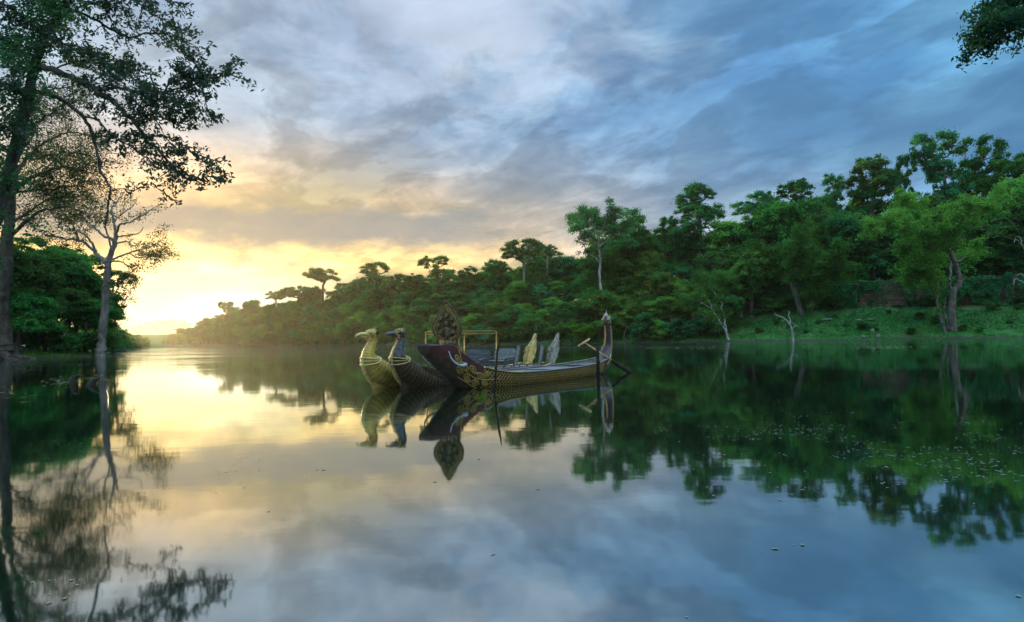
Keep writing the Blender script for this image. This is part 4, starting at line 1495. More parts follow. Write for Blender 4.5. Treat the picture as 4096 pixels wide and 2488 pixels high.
# ------------------------------------------------------------------ near tree leaning in from the left
NEAR_Y = 35.0
trunk_pts = [(-300, 1404, 0), (-200, 1300, 0), (-120, 1180, 0), (-60, 1040, 0), (-25, 900, 0), (20, 740, 0), (66, 560, 0), (108, 400, 0), (138, 275, 0), (176, 155, 0),
             (232, 75, 0), (262, 10, 0), (275, -80, 0), (290, -200, 0)]
NL = [(trunk_pts, 0.62, 0.24, 0),
      ([(140, 270), (214, 278, -1), (320, 326, -2), (395, 369, -2.5), (460, 411, -3), (508, 460, -3), (540, 492, -3), (582, 556, -3.2), (625, 593, -3.5), (684, 657, -3.5),
        (737, 710, -3.8), (790, 716, -4), (833, 705, -4), (908, 716, -4.2)], 0.27, 0.03, 0.8),
      ([(385, 362, -2.4), (440, 352, -3), (502, 353, -3.4), (577, 371, -4), (657, 369, -4.6), (705, 358, -5), (780, 337, -5.2), (854, 300, -5.5), (908, 289, -5.8)], 0.13, 0.025, 1.0),
      ([(502, 353, -3.4), (588, 385, -3.4), (673, 401, -3.6), (774, 428, -4), (828, 444, -4.2)], 0.07, 0.02, 1.0),
      ([(657, 369, -4.6), (680, 330, -5), (700, 312, -5), (730, 300, -5.2), (800, 280, -5.4)], 0.06, 0.02, 1.1),
      ([(120, 365), (187, 374, 1), (240, 395, 1.5), (294, 433, 1.5), (331, 465, 1.5), (363, 518, 1.5), (380, 577, 1.5), (396, 641, 1.2), (399, 684, 1.2), (422, 716, 1.0),
        (441, 753, 1.0), (436, 797, 1.0), (430, 850, 1.0), (421, 913, 1.0)], 0.22, 0.05, 0.08),
      ([(331, 465, 1.5), (385, 476, 1), (428, 524, .5), (471, 556, 0), (534, 593, -.4), (577, 625, -.6), (640, 640, -.8), (690, 695, -1)], 0.10, 0.025, 0.9),
      ([(232, 75), (294, 43, 1), (374, 75, 1.6), (438, 112, 2), (492, 139, 2), (524, 150, 2), (577, 136, 2), (641, 134, 2), (694, 139, 2), (733, 160, 2), (735, 225, 2), (775, 251, 2),
        (800, 290, 2)], 0.14, 0.03, 0.8),
      ([(262, 10), (340, -40, -1), (440, -30, -1.5), (540, 0, -2), (588, 43, -2), (641, 75, -2), (690, 96, -2), (730, 140, -2)], 0.12, 0.03, 0.9),
      ([(262, 10), (380, -70, 1), (520, -60, 1), (668, 0, 1), (720, 15, 1), (770, 42, 1)], 0.10, 0.02, 0.6),
      ([(294, 43, 1), (340, 20, 1), (400, 10, 1.2), (470, 30, 1.5), (520, 60, 1.5)], 0.08, 0.02, 0.9),
      ([(180, 145), (240, 170, -1.5), (310, 190, -2), (380, 220, -2.4), (440, 260, -2.6), (490, 290, -2.6), (560, 300, -2.8)], 0.10, 0.02, 1.0),
      ([(214, 278, -1), (280, 250, -1.5), (350, 250, -2), (420, 270, -2), (480, 265, -2), (540, 255, -2)], 0.08, 0.02, 1.0),
      ([(508, 460, -3), (560, 455, -3.2), (620, 465, -3.4), (680, 480, -3.6), (720, 490, -3.6)], 0.07, 0.02, 1.0),
      ([(582, 556, -3.2), (640, 540, -3.4), (690, 560, -3.6), (740, 590, -3.8), (800, 620, -4)], 0.06, 0.02, 0.9),
      ([(436, 770, 1), (480, 755, 1), (540, 760, 1), (590, 740, 1), (640, 760, 1), (690, 800, 1)], 0.05, 0.015, 0.5),
      ([(176, 155), (120, 90, -1), (60, 40, -1.5), (10, 20, -2), (-60, 10, -2)], 0.14, 0.03, 1.2),
      ([(232, 75), (200, 20, 1), (150, -40, 1), (80, -60, 1)], 0.12, 0.03, 1.1),
      ([(138, 275), (90, 210, 1.5), (40, 160, 2), (-20, 130, 2)], 0.11, 0.03, 1.2),
      ([(108, 400), (60, 350, -1.5), (10, 330, -2), (-60, 340, -2)], 0.11, 0.03, 1.2),
      ([(76, 560), (40, 520, -1.5), (0, 500, -2), (-50, 500, -2)], 0.10, 0.03, 1.2)]
NL = [(p_, a_ * 0.62, max(b_ * 0.62, 0.014), l_) for p_, a_, b_, l_ in NL]
foot = at(-300, 1404, NEAR_Y)
foot.z = gz(foot.x, foot.y) - 0.2
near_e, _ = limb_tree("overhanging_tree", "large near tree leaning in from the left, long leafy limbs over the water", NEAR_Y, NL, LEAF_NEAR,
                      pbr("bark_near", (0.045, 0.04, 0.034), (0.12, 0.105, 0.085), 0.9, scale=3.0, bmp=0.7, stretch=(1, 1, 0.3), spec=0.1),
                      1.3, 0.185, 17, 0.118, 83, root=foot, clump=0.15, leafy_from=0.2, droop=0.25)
# climbing plant wrapped round its trunk
rs = np.random.RandomState(84)
tp = spline([list(v) for v in from_px(trunk_pts, NEAR_Y)], 60)
CP = []
for i in range(len(tp)):
    if tp[i][2] < 6.0:
        continue
    for q in range(7):
        c = tp[i] + rs.normal(size=3) * [0.75, 0.6, 0.4] + np.array([-0.45, -0.35, -0.1])
        m_ = rs.randint(18, 40)
        CP.append(c + rs.normal(size=(m_, 3)) * [0.26, 0.26, 0.22])
CP = np.concatenate(CP)
V, F = leaf_quads(CP - np.array(foot), rs.normal(size=CP.shape) + [0.2, -0.5, 0.8], 0.12, rs, 0.42, 0.4, True)
o = link("climbing_foliage", np_mesh("climbing_foliage", V, None, F), LEAF_VINE, near_e)
o['label'] = "brighter green climber wrapped round the trunk"

# branch reaching in at the upper right corner
RY = 24.0
rfoot = Vector((27.5, 22.0, 0))
rfoot.z = gz(rfoot.x, rfoot.y) - 0.2
tip = lambda x, y, dd=0: (x, y, dd)
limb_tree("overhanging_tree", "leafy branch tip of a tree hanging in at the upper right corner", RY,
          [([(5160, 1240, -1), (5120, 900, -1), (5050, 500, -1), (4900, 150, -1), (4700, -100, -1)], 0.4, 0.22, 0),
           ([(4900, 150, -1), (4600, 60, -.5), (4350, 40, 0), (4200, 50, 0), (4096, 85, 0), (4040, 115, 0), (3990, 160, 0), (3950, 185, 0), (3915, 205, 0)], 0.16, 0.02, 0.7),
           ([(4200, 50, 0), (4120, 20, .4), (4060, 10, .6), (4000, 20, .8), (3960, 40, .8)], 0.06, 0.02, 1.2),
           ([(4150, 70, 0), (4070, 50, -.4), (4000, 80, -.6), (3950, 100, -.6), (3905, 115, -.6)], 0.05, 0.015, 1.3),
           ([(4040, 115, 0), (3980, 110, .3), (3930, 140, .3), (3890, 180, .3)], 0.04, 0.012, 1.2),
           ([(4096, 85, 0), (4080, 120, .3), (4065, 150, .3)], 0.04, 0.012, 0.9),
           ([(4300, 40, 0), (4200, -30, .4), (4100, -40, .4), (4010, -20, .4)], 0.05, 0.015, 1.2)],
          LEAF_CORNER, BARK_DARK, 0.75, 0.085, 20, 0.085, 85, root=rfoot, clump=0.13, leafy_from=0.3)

# ------------------------------------------------------------------ things in the water
WOOD_WET = pbr("wet_dark_wood", (0.022, 0.020, 0.016), (0.055, 0.050, 0.038), 0.85, scale=6, bmp=0.5, stretch=(1, 1, .3), spec=0.12)
for pts, r0, r1, lab in (([(288, 1538), (294, 1520), (300, 1508), (318, 1504)], 0.14, 0.05, "bent dark branch stub poking out of the water at far left"),
                         ([(356, 1540), (375, 1525), (400, 1512)], 0.20, 0.03, "pointed dark log end sticking out right of the bent stub")):
    d = 1.5 * F_PX / (pts[0][1] - hor(pts[0][0]))
    W = [at(a, b, d) for a, b in pts]
    W[0].z -= 0.15
    mb = MB()
    S = spline([list(v) for v in W], 9)
    base = Vector(S[0])
    mb.tube([Vector(v) - base for v in S], list(np.linspace(r0, r1, 9)), 8)
    o = mb.build("sunken_branch", WOOD_WET, smooth=True)
    o.location = base
    tag(o, lab, "branch", "branches poking out of the water")

# floating bits: small leaves and scum in drifts (too many to count)
DEBRIS = pbr("floating_bits", (0.09, 0.11, 0.05), (0.28, 0.28, 0.19), 0.5, scale=30, spec=0.6)
SCUM = pbr("algae_scum", (0.10, 0.13, 0.03), (0.26, 0.26, 0.09), 0.8, scale=8, spec=0.2)


def drift(name, label, clouds, material, smin, smax, seed, lift=0.004):
    rs = np.random.RandomState(seed)
    P_, S_ = [], []
    for px, py, wpx, hpx, n in clouds:
        x = px + rs.normal(size=n) * wpx * 0.5
        y = py + rs.normal(size=n) * hpx * 0.5
        y = np.maximum(y, np.array([hor(a) for a in x]) + 14)
        cl = vnoise(x, y * 5.0, 120, seed) * .65 + vnoise(x, y * 3.5, 34, seed + 1) * .35
        k_ = cl + rs.rand(n) * 0.22 > 0.66
        x, y = x[k_], y[k_]
        for a, b in zip(x, y):
            q = at(a, b, 10.0) - CAM
            if q.z > -0.02:
                continue
            f = -CAM.z / q.z
            P_.append((CAM.x + q.x * f, CAM.y + q.y * f, lift))
            S_.append(f * 10)
    P_ = np.array(P_)
    n = len(P_)
    sz = rs.uniform(0, 1, n) ** 3 * (smax - smin) + smin
    a = rs.uniform(0, 6.28, n)
    el_ = rs.uniform(0.35, 0.9, n)
    k_ = 6
    th = np.arange(k_) / k_ * 2 * math.pi
    rx = sz[:, None] * np.cos(th)[None] * (1 + .25 * rs.normal(size=(n, k_)))
    ry = (sz * el_)[:, None] * np.sin(th)[None]
    X = P_[:, :1] + rx * np.cos(a)[:, None] - ry * np.sin(a)[:, None]
    Y_ = P_[:, 1:2] + rx * np.sin(a)[:, None] + ry * np.cos(a)[:, None]
    Zt = P_[:, 2:] + 0 * X + rs.rand(n, k_) * sz[:, None] * 0.12
    V = np.stack([X, Y_, Zt], 2).reshape(-1, 3)
    b = np.arange(n)[:, None] * k_
    F = np.concatenate([b + np.array([[0, 1, 2, 3]]), b + np.array([[0, 3, 4, 5]])])
    o = link(name, np_mesh(name, V, F), material)
    tag(o, label, "floating leaves", kind='stuff')


drift("floating_leaf_drift", "drift of small pale leaves floating on the dark reflection at right",
      [(3650, 1780, 900, 170, 2200), (3200, 1740, 700, 110, 1000), (3900, 1830, 500, 150, 1200), (3000, 1745, 500, 60, 600), (3250, 1667, 500, 30, 300), (3350, 1500, 240, 8, 200),
       (3300, 1498, 150, 10, 160), (2670, 1548, 150, 10, 90), (3050, 1960, 500, 40, 90), (3200, 2200, 260, 24, 14), (3050, 2300, 2000, 300, 26)],
      DEBRIS, 0.003, 0.024, 301)
drift("floating_leaf_drift", "thin scatter of leaf bits floating in front of the boats",
      [(2150, 1545, 520, 26, 420), (2000, 1596, 160, 14, 130), (2300, 1530, 300, 14, 160), (1420, 1625, 130, 20, 160), (1300, 1860, 900, 160, 90), (1650, 2000, 800, 300, 30)],
      DEBRIS, 0.004, 0.03, 302)
drift("floating_leaf_drift", "broken drift of leaf bits lying across the tree reflections at left",
      [(420, 1780, 500, 46, 420), (180, 1800, 400, 40, 260), (600, 1830, 300, 40, 160), (1050, 1840, 300, 34, 150), (850, 1900, 400, 60, 70), (330, 2350, 240, 40, 80), (150, 2390, 160, 30, 40)],
      DEBRIS, 0.003, 0.018, 303)
drift("algae_scum", "yellowish film of water weed floating by the left bank",
      [(150, 1520, 420, 26, 1500), (60, 1560, 300, 40, 500), (250, 1475, 400, 14, 500), (80, 1455, 300, 10, 500)], SCUM, 0.02, 0.12, 304)
drift("algae_scum", "thin lines of water weed lying off the far right bank",
      [(2600, 1392, 1800, 3, 3000), (3400, 1386, 1200, 3, 2200), (1500, 1402, 900, 4, 1600), (3980, 1383, 180, 4, 300), (620, 1412, 260, 4, 300), (1000, 1420, 800, 12, 500)], SCUM, 0.03, 0.2, 305)

# ------------------------------------------------------------------ boats
GOLD = pbr("gilded_paint", (0.74, 0.48, 0.055), (0.88, 0.66, 0.14), 0.42, metal=0.25, scale=7, bmp=0.25, spec=0.5, c2=(0.20, 0.16, 0.06))
GOLD_DULL = pbr("dull_gilding", (0.38, 0.26, 0.07), (0.58, 0.43, 0.15), 0.5, metal=0.2, scale=9, bmp=0.3, spec=0.5, c2=(0.10, 0.08, 0.04))
GOLD_PALE = pbr("pale_gilded_carving", (0.62, 0.46, 0.12), (0.80, 0.64, 0.24), 0.5, metal=0.1, scale=8, bmp=0.3, c2=(0.30, 0.24, 0.10))
GREY_CARVE = pbr("greyed_carving", (0.30, 0.28, 0.21), (0.46, 0.41, 0.28), 0.55, scale=6, bmp=0.3, c2=(0.24, 0.27, 0.30))
BRONZE = pbr("bronze_paint", (0.085, 0.062, 0.030), (0.20, 0.145, 0.062), 0.6, metal=0.0, scale=9, bmp=0.25, spec=0.25)
BROWN = pbr("dark_brown_lacquer", (0.045, 0.030, 0.018), (0.095, 0.065, 0.036), 0.6, scale=5, bmp=0.15, spec=0.2)
BLUE = pbr("worn_blue_paint", (0.055, 0.056, 0.054), (0.145, 0.155, 0.165), 0.6, metal=0.15, scale=10, bmp=0.3, spec=0.3, c2=(0.10, 0.075, 0.045))
MAROON = pbr("maroon_paint", (0.058, 0.016, 0.016), (0.10, 0.032, 0.030), 0.6, scale=3, bmp=0.1, spec=0.25)
PURPLE = pbr("faded_purple_paint", (0.11, 0.060, 0.075), (0.27, 0.22, 0.25), 0.5, scale=2.2, bmp=0.1)
IVORY = pbr("ivory_paint", (0.42, 0.46, 0.46), (0.62, 0.64, 0.60), 0.35, scale=4, spec=0.6)
GREYWOOD = pbr("weathered_boards", (0.13, 0.122, 0.11), (0.27, 0.255, 0.235), 0.7, scale=3, bmp=0.4, stretch=(0.4, 6, 6))
DARKWOOD = pbr("dark_varnished_wood", (0.055, 0.048, 0.046), (0.12, 0.105, 0.10), 0.5, scale=3, bmp=0.3, stretch=(6, 0.5, 6), spec=0.5)
YELLOW = pbr("yellow_paint", (0.30, 0.19, 0.025), (0.46, 0.31, 0.05), 0.5, scale=3)
BAMBOO = pbr("bamboo", (0.42, 0.30, 0.09), (0.60, 0.45, 0.16), 0.5, scale=5, stretch=(1, 1, .3))
GREENMETAL = pbr("dark_green_metal", (0.012, 0.03, 0.025), (0.03, 0.055, 0.048), 0.35, scale=5, spec=0.6)
ROPE = pbr("red_rope", (0.30, 0.05, 0.02), (0.42, 0.09, 0.04), 0.8, scale=20)
BLACK = pbr("black_paint", (0.015, 0.016, 0.016), (0.04, 0.04, 0.038), 0.4, scale=4)

GOLD_OLD = pbr('tarnished_gilding', (0.34, 0.22, 0.04), (0.48, 0.34, 0.08), 0.5, metal=0.2, scale=8, bmp=0.2)
BRONZE_GREY = pbr('greyed_bronze', (0.16, 0.14, 0.10), (0.30, 0.27, 0.20), 0.6, scale=7, bmp=0.4)
AX = Vector((0.577, 0.817, 0)).normalized()
ANG = math.atan2(AX.y, AX.x)


def hull_fn(st):
    """stations (x, half width, keel z, gunwale z) -> surface point S(x, v): v from -1 (gunwale, near side) over 0 (keel) to 1"""
    T = np.array(st, float)
    Sx = spline(T, 80)

    def S(x, v, grow=0.0):
        w_ = np.interp(x, Sx[:, 0], Sx[:, 1])
        k0 = np.interp(x, Sx[:, 0], Sx[:, 2])
        g0 = np.interp(x, Sx[:, 0], Sx[:, 3])
        a = abs(v)
        yy = math.copysign(1, v) * (w_ + grow) * math.sin(a * math.pi / 2) ** 0.75 if v else 0.0
        zz_ = k0 - grow + (g0 - k0 + grow) * (1 - math.cos(a * math.pi / 2)) ** 0.85
        return Vector((x, yy, zz_))
    return S, Sx


def loft_hull(S, xs, nv, thick, mb_out, mb_in=None):
    vs = [-1 + 2 * j / nv for j in range(nv + 1)]
    V = [S(x, v) for x in xs for v in vs]
    n = nv + 1
    F = [(i * n + j, (i + 1) * n + j, (i + 1) * n + j + 1, i * n + j + 1) for i in range(len(xs) - 1) for j in range(nv)]
    F.append(tuple(range(n)))
    F.append(tuple((len(xs) - 1) * n + j for j in range(n - 1, -1, -1)))
    mb_out.add(V, F)
    if mb_in is not None:
        xi = xs[1:-1]
        V = [S(x, v, -thick) + Vector((0, 0, 0.0)) for x in xi for v in vs]
        F = [(i * n + j + 1, (i + 1) * n + j + 1, (i + 1) * n + j, i * n + j) for i in range(len(xi) - 1) for j in range(nv)]
        mb_in.add(V, F)


def scale_plate(mb, p, du, dv, nrm, lift):
    """one raised, rounded scale: p root centre, du half width vector, dv length vector (to the tip)"""
    a = [p - du * 0.92, p - du * 0.75 + dv * 0.55, p + dv * 0.95, p + du * 0.75 + dv * 0.55, p + du * 0.92, p + dv * 0.40]
    l_ = [0.15, 0.8, 1.0, 0.8, 0.15, 1.15]
    V = [q + nrm * (lift * k) for q, k in zip(a, l_)]
    mb.add(V, [(0, 1, 5), (1, 2, 5), (2, 3, 5), (3, 4, 5), (4, 0, 5)])


def surf_scales(mb, fn, u0, u1, nu, v0, v1, nv, lift, flip=1, size=1.0):
    """staggered scales over a surface fn(u, v)"""
    for i in range(nu):
        for j in range(nv):
            u = u0 + (u1 - u0) * (i + (0.5 if j % 2 else 0)) / nu
            v = v0 + (v1 - v0) * (j + .5) / nv
            hu, hv = (u1 - u0) / nu * 0.5, (v1 - v0) / nv
            p = fn(u, v)
            du = (fn(u + hu, v) - fn(u - hu, v)) * 0.5 * size
            dv = (fn(u, v + hv * .5) - fn(u, v - hv * .5)) * 1.5 * size
            nrm = du.cross(dv)
            if nrm.length < 1e-9:
                continue
            nrm.normalize()
            scale_plate(mb, p - dv * 0.4, du, dv, nrm * flip, lift)


def flame(mb, base, tip, width, thick, side, bend=0.15):
    """pointed leaf-like blade from base to tip"""
    base, tip = Vector(base), Vector(tip)
    d = tip - base
    L = d.length
    d.normalize()
    s = Vector(side).normalized()
    b = d.cross(s).normalized()
    prof = [(0, .5), (.2, .95), (.4, 1), (.6, .8), (.8, .45), (1, .03)]
    out = [(base + d * (L * t_) + b * (width * w_ * .5 + bend * L * t_ * t_)) for t_, w_ in prof]
    inn = [(base + d * (L * t_) - b * (width * w_ * .5 - bend * L * t_ * t_)) for t_, w_ in prof]
    mid = [(base + d * (L * t_) + b * (bend * L * t_ * t_)) for t_, w_ in prof]
    V, F = [], []
    n = len(prof)
    for k_ in (-1, 1):
        V += [o - s * 0 for o in out] + [m_ + s * (k_ * thick * max(.15, 1 - t_)) for m_, (t_, _) in zip(mid, prof)] + [i_ for i_ in inn]
    for k_ in range(2):
        o = k_ * 3 * n
        for i in range(n - 1):
            for r in (0, n):
                f = (o + r + i, o + r + i + 1, o + r + n + i + 1, o + r + n + i)
                F.append(f if k_ else f[::-1])
    mb.add(V, F)


def bird_boat(label, bow, L, body_m, neck_m, beak_m, trim_m, tail_m, crest_m, groove_m, post=True):
    e = empty("bird_boat", (bow[0], bow[1], 0), ANG)
    # hull
    st = [(0.10, 0.05, -0.05, 0.30), (0.35, 0.20, -0.22, 0.62), (0.9, 0.36, -0.30, 0.66), (1.6, 0.41, -0.32, 0.48), (2.6, 0.43, -0.33, 0.34), (4.3, 0.44, -0.33, 0.28),
          (6.7, 0.42, -0.32, 0.30), (8.1, 0.34, -0.26, 0.38), (8.8, 0.20, -0.10, 0.46), (L, 0.06, 0.08, 0.52)]
    S, Sx = hull_fn(st)
    xs = list(np.linspace(0.12, L, 34))
    ho, hi_ = MB(), MB()
    loft_hull(S, xs, 16, 0.05, ho, hi_)
    h = ho.build("hull", groove_m, e, smooth=True)
    hi_.build("inner_planking", GREYWOOD, h, smooth=True)
    for sgn in (-1, 1):
        mb = MB()
        pts = [S(x, sgn) + Vector((0, 0, 0.015)) for x in xs[6:-1]]
        mb.tube(pts, 0.032, 6)
        mb.build("gunwale", trim_m, e, smooth=True)
    # breast and neck: one swept body
    sp = np.array([(1.75, 0.10, .40, .34), (1.25, 0.20, .41, .42), (0.78, 0.36, .40, .43), (0.34, 0.58, .38, .41), (0.05, 0.86, .30, .30), (0.0, 1.12, .205, .21),
                   (0.10, 1.34, .150, .155), (0.18, 1.52, .128, .135), (0.17, 1.66, .130, .130), (0.06, 1.735, .135, .125), (-0.06, 1.73, .105, .10)])
    ss_ = spline(sp, 44)
    mb = MB()
    mb.tube([(q[0], 0, q[1]) for q in ss_], [(q[2], q[3]) for q in ss_], 20, flat=(0, 1, 0))
    nk = mb.build("breast_and_neck", groove_m, e, smooth=True)
    # face of the swept body, for scales
    P3 = [Vector((q[0], 0, q[1])) for q in ss_]

    def body(u, v, grow=0.006):
        i = min(max(u * (len(ss_) - 1), 0), len(ss_) - 1.001)
        i0 = int(i)
        f = i - i0
        c = P3[i0].lerp(P3[i0 + 1], f)
        d = (P3[min(i0 + 2, len(P3) - 1)] - P3[max(i0 - 1, 0)]).normalized()
        r = ss_[i0] * (1 - f) + ss_[i0 + 1] * f
        s = Vector((0, 1, 0))
        up = d.cross(s)
        return c + s * (math.cos(v) * (r[2] + grow)) + up * (math.sin(v) * (r[3] + grow))
    sc = MB()
    surf_scales(sc, lambda v, u: body(u, v), 0, 2 * math.pi, 30, 0.36, 0.02, 11, 0.014, 1, 0.95)
    so = sc.build("breast_scales", body_m, e)
    so['kind'] = 'stuff'
    sc = MB()
    surf_scales(sc, lambda v, u: body(u, v), 0, 2 * math.pi, 20, 0.745, 0.44, 13, 0.012, 1, 0.95)
    so = sc.build("neck_scales", neck_m, e)
    so['kind'] = 'stuff'
    if neck_m is not body_m:
        mb = MB()
        mb.tube([body(0.44 + .3 * k_ / 8, 0, 0).lerp(body(0.44 + .3 * k_ / 8, math.pi, 0), .5) for k_ in range(9)],
                [((body(0.44 + .3 * k_ / 8, 0, 0) - body(0.44 + .3 * k_ / 8, math.pi, 0)).length / 2 + .003,
                  (body(0.44 + .3 * k_ / 8, math.pi / 2, 0) - body(0.44 + .3 * k_ / 8, -math.pi / 2, 0)).length / 2 + .003) for k_ in range(9)], 18, flat=(0, 1, 0))
        mb.build("painted_neck", neck_m, e, smooth=True)
    hs = MB()
    for sgn in (-1, 1):
        hs2 = MB()
        surf_scales(hs2, lambda x, v, s_=sgn: S(x, s_ * v, 0.006), 1.5, 4.4, 20, 0.98, 0.42, 5, 0.014, -sgn, 0.95)
        b0 = len(hs.V)
        hs.V += hs2.V
        hs.F += [tuple(b0 + i for i in f) for f in hs2.F]
    so = hs.build("hull_scales", body_m, e)
    so['kind'] = 'stuff'
    # collar bands round the base of the neck
    for u_, rr_ in ((0.385, 0.026), (0.41, 0.018), (0.432, 0.026)):
        mb = MB()
        pts = [body(u_ + 0.03 * math.sin(v), v, 0.012) for v in np.linspace(0, 2 * math.pi, 33)]
        mb.tube(pts, rr_, 6, cap=False)
        mb.build("collar_band", trim_m, e, smooth=True)
    # ruff down the throat
    mb = MB()
    fr_v = -math.pi / 2 if body(0.5, -math.pi / 2).x < body(0.5, math.pi / 2).x else math.pi / 2
    pts = [body(u_, fr_v, 0.0) for u_ in np.linspace(0.30, 0.74, 22)]
    mb.tube(pts, [(0.055 - 0.025 * i / 21, 0.03) for i in range(22)], 8, flat=(0, 1, 0))
    for i, u_ in enumerate(np.linspace(0.32, 0.72, 15)):
        q = body(u_, fr_v, 0.028)
        mb.ball(q, 0.02, 6, 4)
    mb.build("throat_ridge", trim_m, e, smooth=True)
    # keel edge of the breast down to the water
    mb = MB()
    pts = [Vector((x, 0, z)) for x, z in spline([(-0.26, 0.80), (-0.22, 0.60), (-0.04, 0.30), (0.28, 0.04), (0.55, -0.15)], 14)]
    mb.tube(pts, [(0.03, 0.05)] * 14, 8, flat=(0, 1, 0))
    mb.build("keel_edge", trim_m, e, smooth=True)
    # head
    hd = MB()
    hd.ball((0.06, 0, 1.715), (0.185, 0.118, 0.120), 18, 12)
    head = hd.build("head", crest_m, e, smooth=True)
    for sgn in (-1, 1):
        mb = MB()
        mb.ball((-0.015, sgn * 0.102, 1.745), (0.036, 0.020, 0.022), 10, 6)
        mb.build("eye", BLACK, head, smooth=True)
        mb = MB()
        for rr_, tk in ((0.055, 0.012), (0.095, 0.014)):
            mb.tube([(-0.005 + rr_ * 1.15 * math.cos(a), sgn * (0.108 - rr_ * .18), 1.735 + rr_ * .72 * math.sin(a)) for a in np.linspace(0, 2 * math.pi, 21)], tk, 6, cap=False)
        mb.tube([(-.10, sgn * .09, 1.79), (0.0, sgn * .12, 1.80), (.10, sgn * .12, 1.785), (.20, sgn * .10, 1.82)], [.015, .02, .018, .006], 6)
        mb.build("brow_and_cheek", crest_m, head, smooth=True)
        mb = MB()
        for k_ in range(9):
            a = -2.6 + k_ * 0.26
            flame(mb, (0.07 + 0.11 * math.cos(a), sgn * 0.105, 1.70 + 0.105 * math.sin(a)), (0.07 + 0.185 * math.cos(a), sgn * 0.10, 1.70 + 0.165 * math.sin(a)), 0.045, 0.014, (0, 1, 0))
        mb.build("cheek_feathers", crest_m, head)
    mb = MB()
    bk = spline([(-0.06, 1.715, .095, .082), (-0.19, 1.735, .075, .066), (-0.34, 1.735, .055, .050), (-0.47, 1.705, .035, .036), (-0.545, 1.64, .014, .018)], 16)
    mb.tube([(q[0], 0, q[1]) for q in bk], [(q[2], q[3]) for q in bk], 12, flat=(0, 1, 0))
    mb.build("upper_beak", beak_m, head, smooth=True)
    mb = MB()
    bk = spline([(-0.05, 1.645, .08, .045), (-0.18, 1.645, .06, .03), (-0.30, 1.66, .035, .018), (-0.38, 1.675, .012, .01)], 10)
    mb.tube([(q[0], 0, q[1]) for q in bk], [(q[2], q[3]) for q in bk], 10, flat=(0, 1, 0))
    mb.build("lower_beak", beak_m, head, smooth=True)
    for i, (x0, z0, x1, z1, wd) in enumerate(((-.07, 1.79, -.05, 1.87, .08), (0.0, 1.82, .04, 1.90, .09), (.08, 1.83, .13, 1.905, .09), (.15, 1.81, .32, 1.90, .12), (.19, 1.77, .38, 1.84, .10))):
        mb = MB()
        flame(mb, (x0, 0, z0), (x1, 0, z1), wd, 0.045, (0, 1, 0), 0.05)
        mb.build("crest_plume", crest_m, head)
    # curled spurs down the nape
    bk_v = -fr_v
    for u_ in (0.72, 0.60, 0.49):
        q = body(u_, bk_v, -0.02)
        mb = MB()
        mb.tube([q, q + Vector((.05, 0, -.02)), q + Vector((.10, 0, -.035)), q + Vector((.14, 0, -.01))], [.022, .020, .013, .004], 6)
        mb.build("nape_spur", trim_m, e, smooth=True)
    # carved tail plate
    x0 = L - 0.32
    out = [(0.0, 0.10), (-0.02, 0.42), (0.06, 0.66), (0.02, 0.78), (0.20, 0.80), (0.26, 0.98), (0.34, 0.92), (0.44, 1.00), (0.52, 1.16), (0.58, 1.10), (0.70, 1.24), (0.88, 1.50),
           (0.92, 1.36), (0.86, 1.24), (0.93, 1.18), (0.84, 1.08), (0.90, 0.98), (0.78, 0.90), (0.84, 0.80), (0.70, 0.74), (0.74, 0.64), (0.60, 0.58), (0.62, 0.46), (0.48, 0.38),
           (0.44, 0.22), (0.34, 0.06)]
    M_ = Matrix(((1, 0, 0, x0), (0, 0, -1, 0), (0, 1, 0, 0.22), (0, 0, 0, 1)))
    mb = MB()
    mb.plate(out, 0.10, M_, 0.05)
    tl = mb.build("tail_plate", GOLD_DULL if tail_m is GOLD_PALE else BRONZE_GREY, e)
    mb = MB()
    rt = random.Random(3)
    for sgn in (-1, 1):
        for k_ in range(9):
            f = k_ / 8
            p0 = Vector((x0 + 0.05 + .30 * f, sgn * 0.085, 0.34 + .05 * f))
            p3 = Vector((x0 + 0.18 + .66 * (0.35 + .65 * (1 - abs(f - .45))), sgn * 0.09, 0.22 + 1.18 * (1 - .62 * f)))
            mid = p0.lerp(p3, .5) + Vector((-.09 + .05 * f, sgn * 0.02, .05))
            S2 = spline([list(p0), list(mid), list(p3)], 8)
            mb.tube(S2, list(np.linspace(.045, .014, 8)), 6)
        for k_ in range(12):
            c = Vector((x0 + .18 + .42 * (k_ % 4) / 3 + .05 * (k_ // 4) , sgn * 0.10, .52 + .27 * (k_ // 4) + .06 * (k_ % 4)))
            mb.tube([c + Vector((.075 * math.cos(a) * (1 - a / 9), 0, .075 * math.sin(a) * (1 - a / 9))) for a in np.linspace(0, 7, 13)], .014, 5)
    mb.build("tail_carving", tail_m, tl, smooth=True)
    if post:
        mb = MB()
        mb.bar((L - 1.35, -0.22, 0.15), (L - 1.02, -0.22, 1.22), 0.09, 0.11)
        mb.build("steering_post", GREYWOOD, e)
    tag(e, label, "boat", "bird-headed boats")
    return e


bird_boat("golden bird-headed boat, farthest left of the three", (-4.58, 21.69), 9.1, GOLD, GOLD, GOLD_PALE, GOLD_PALE, GOLD_PALE, GOLD_PALE, GOLD_OLD)
bird_boat("dark bird-headed boat with a blue neck between the golden bird and the naga boat", (-3.62, 21.44), 9.1, BRONZE, BLUE, BLUE, GOLD_DULL, GREY_CARVE, GOLD_DULL, BROWN)

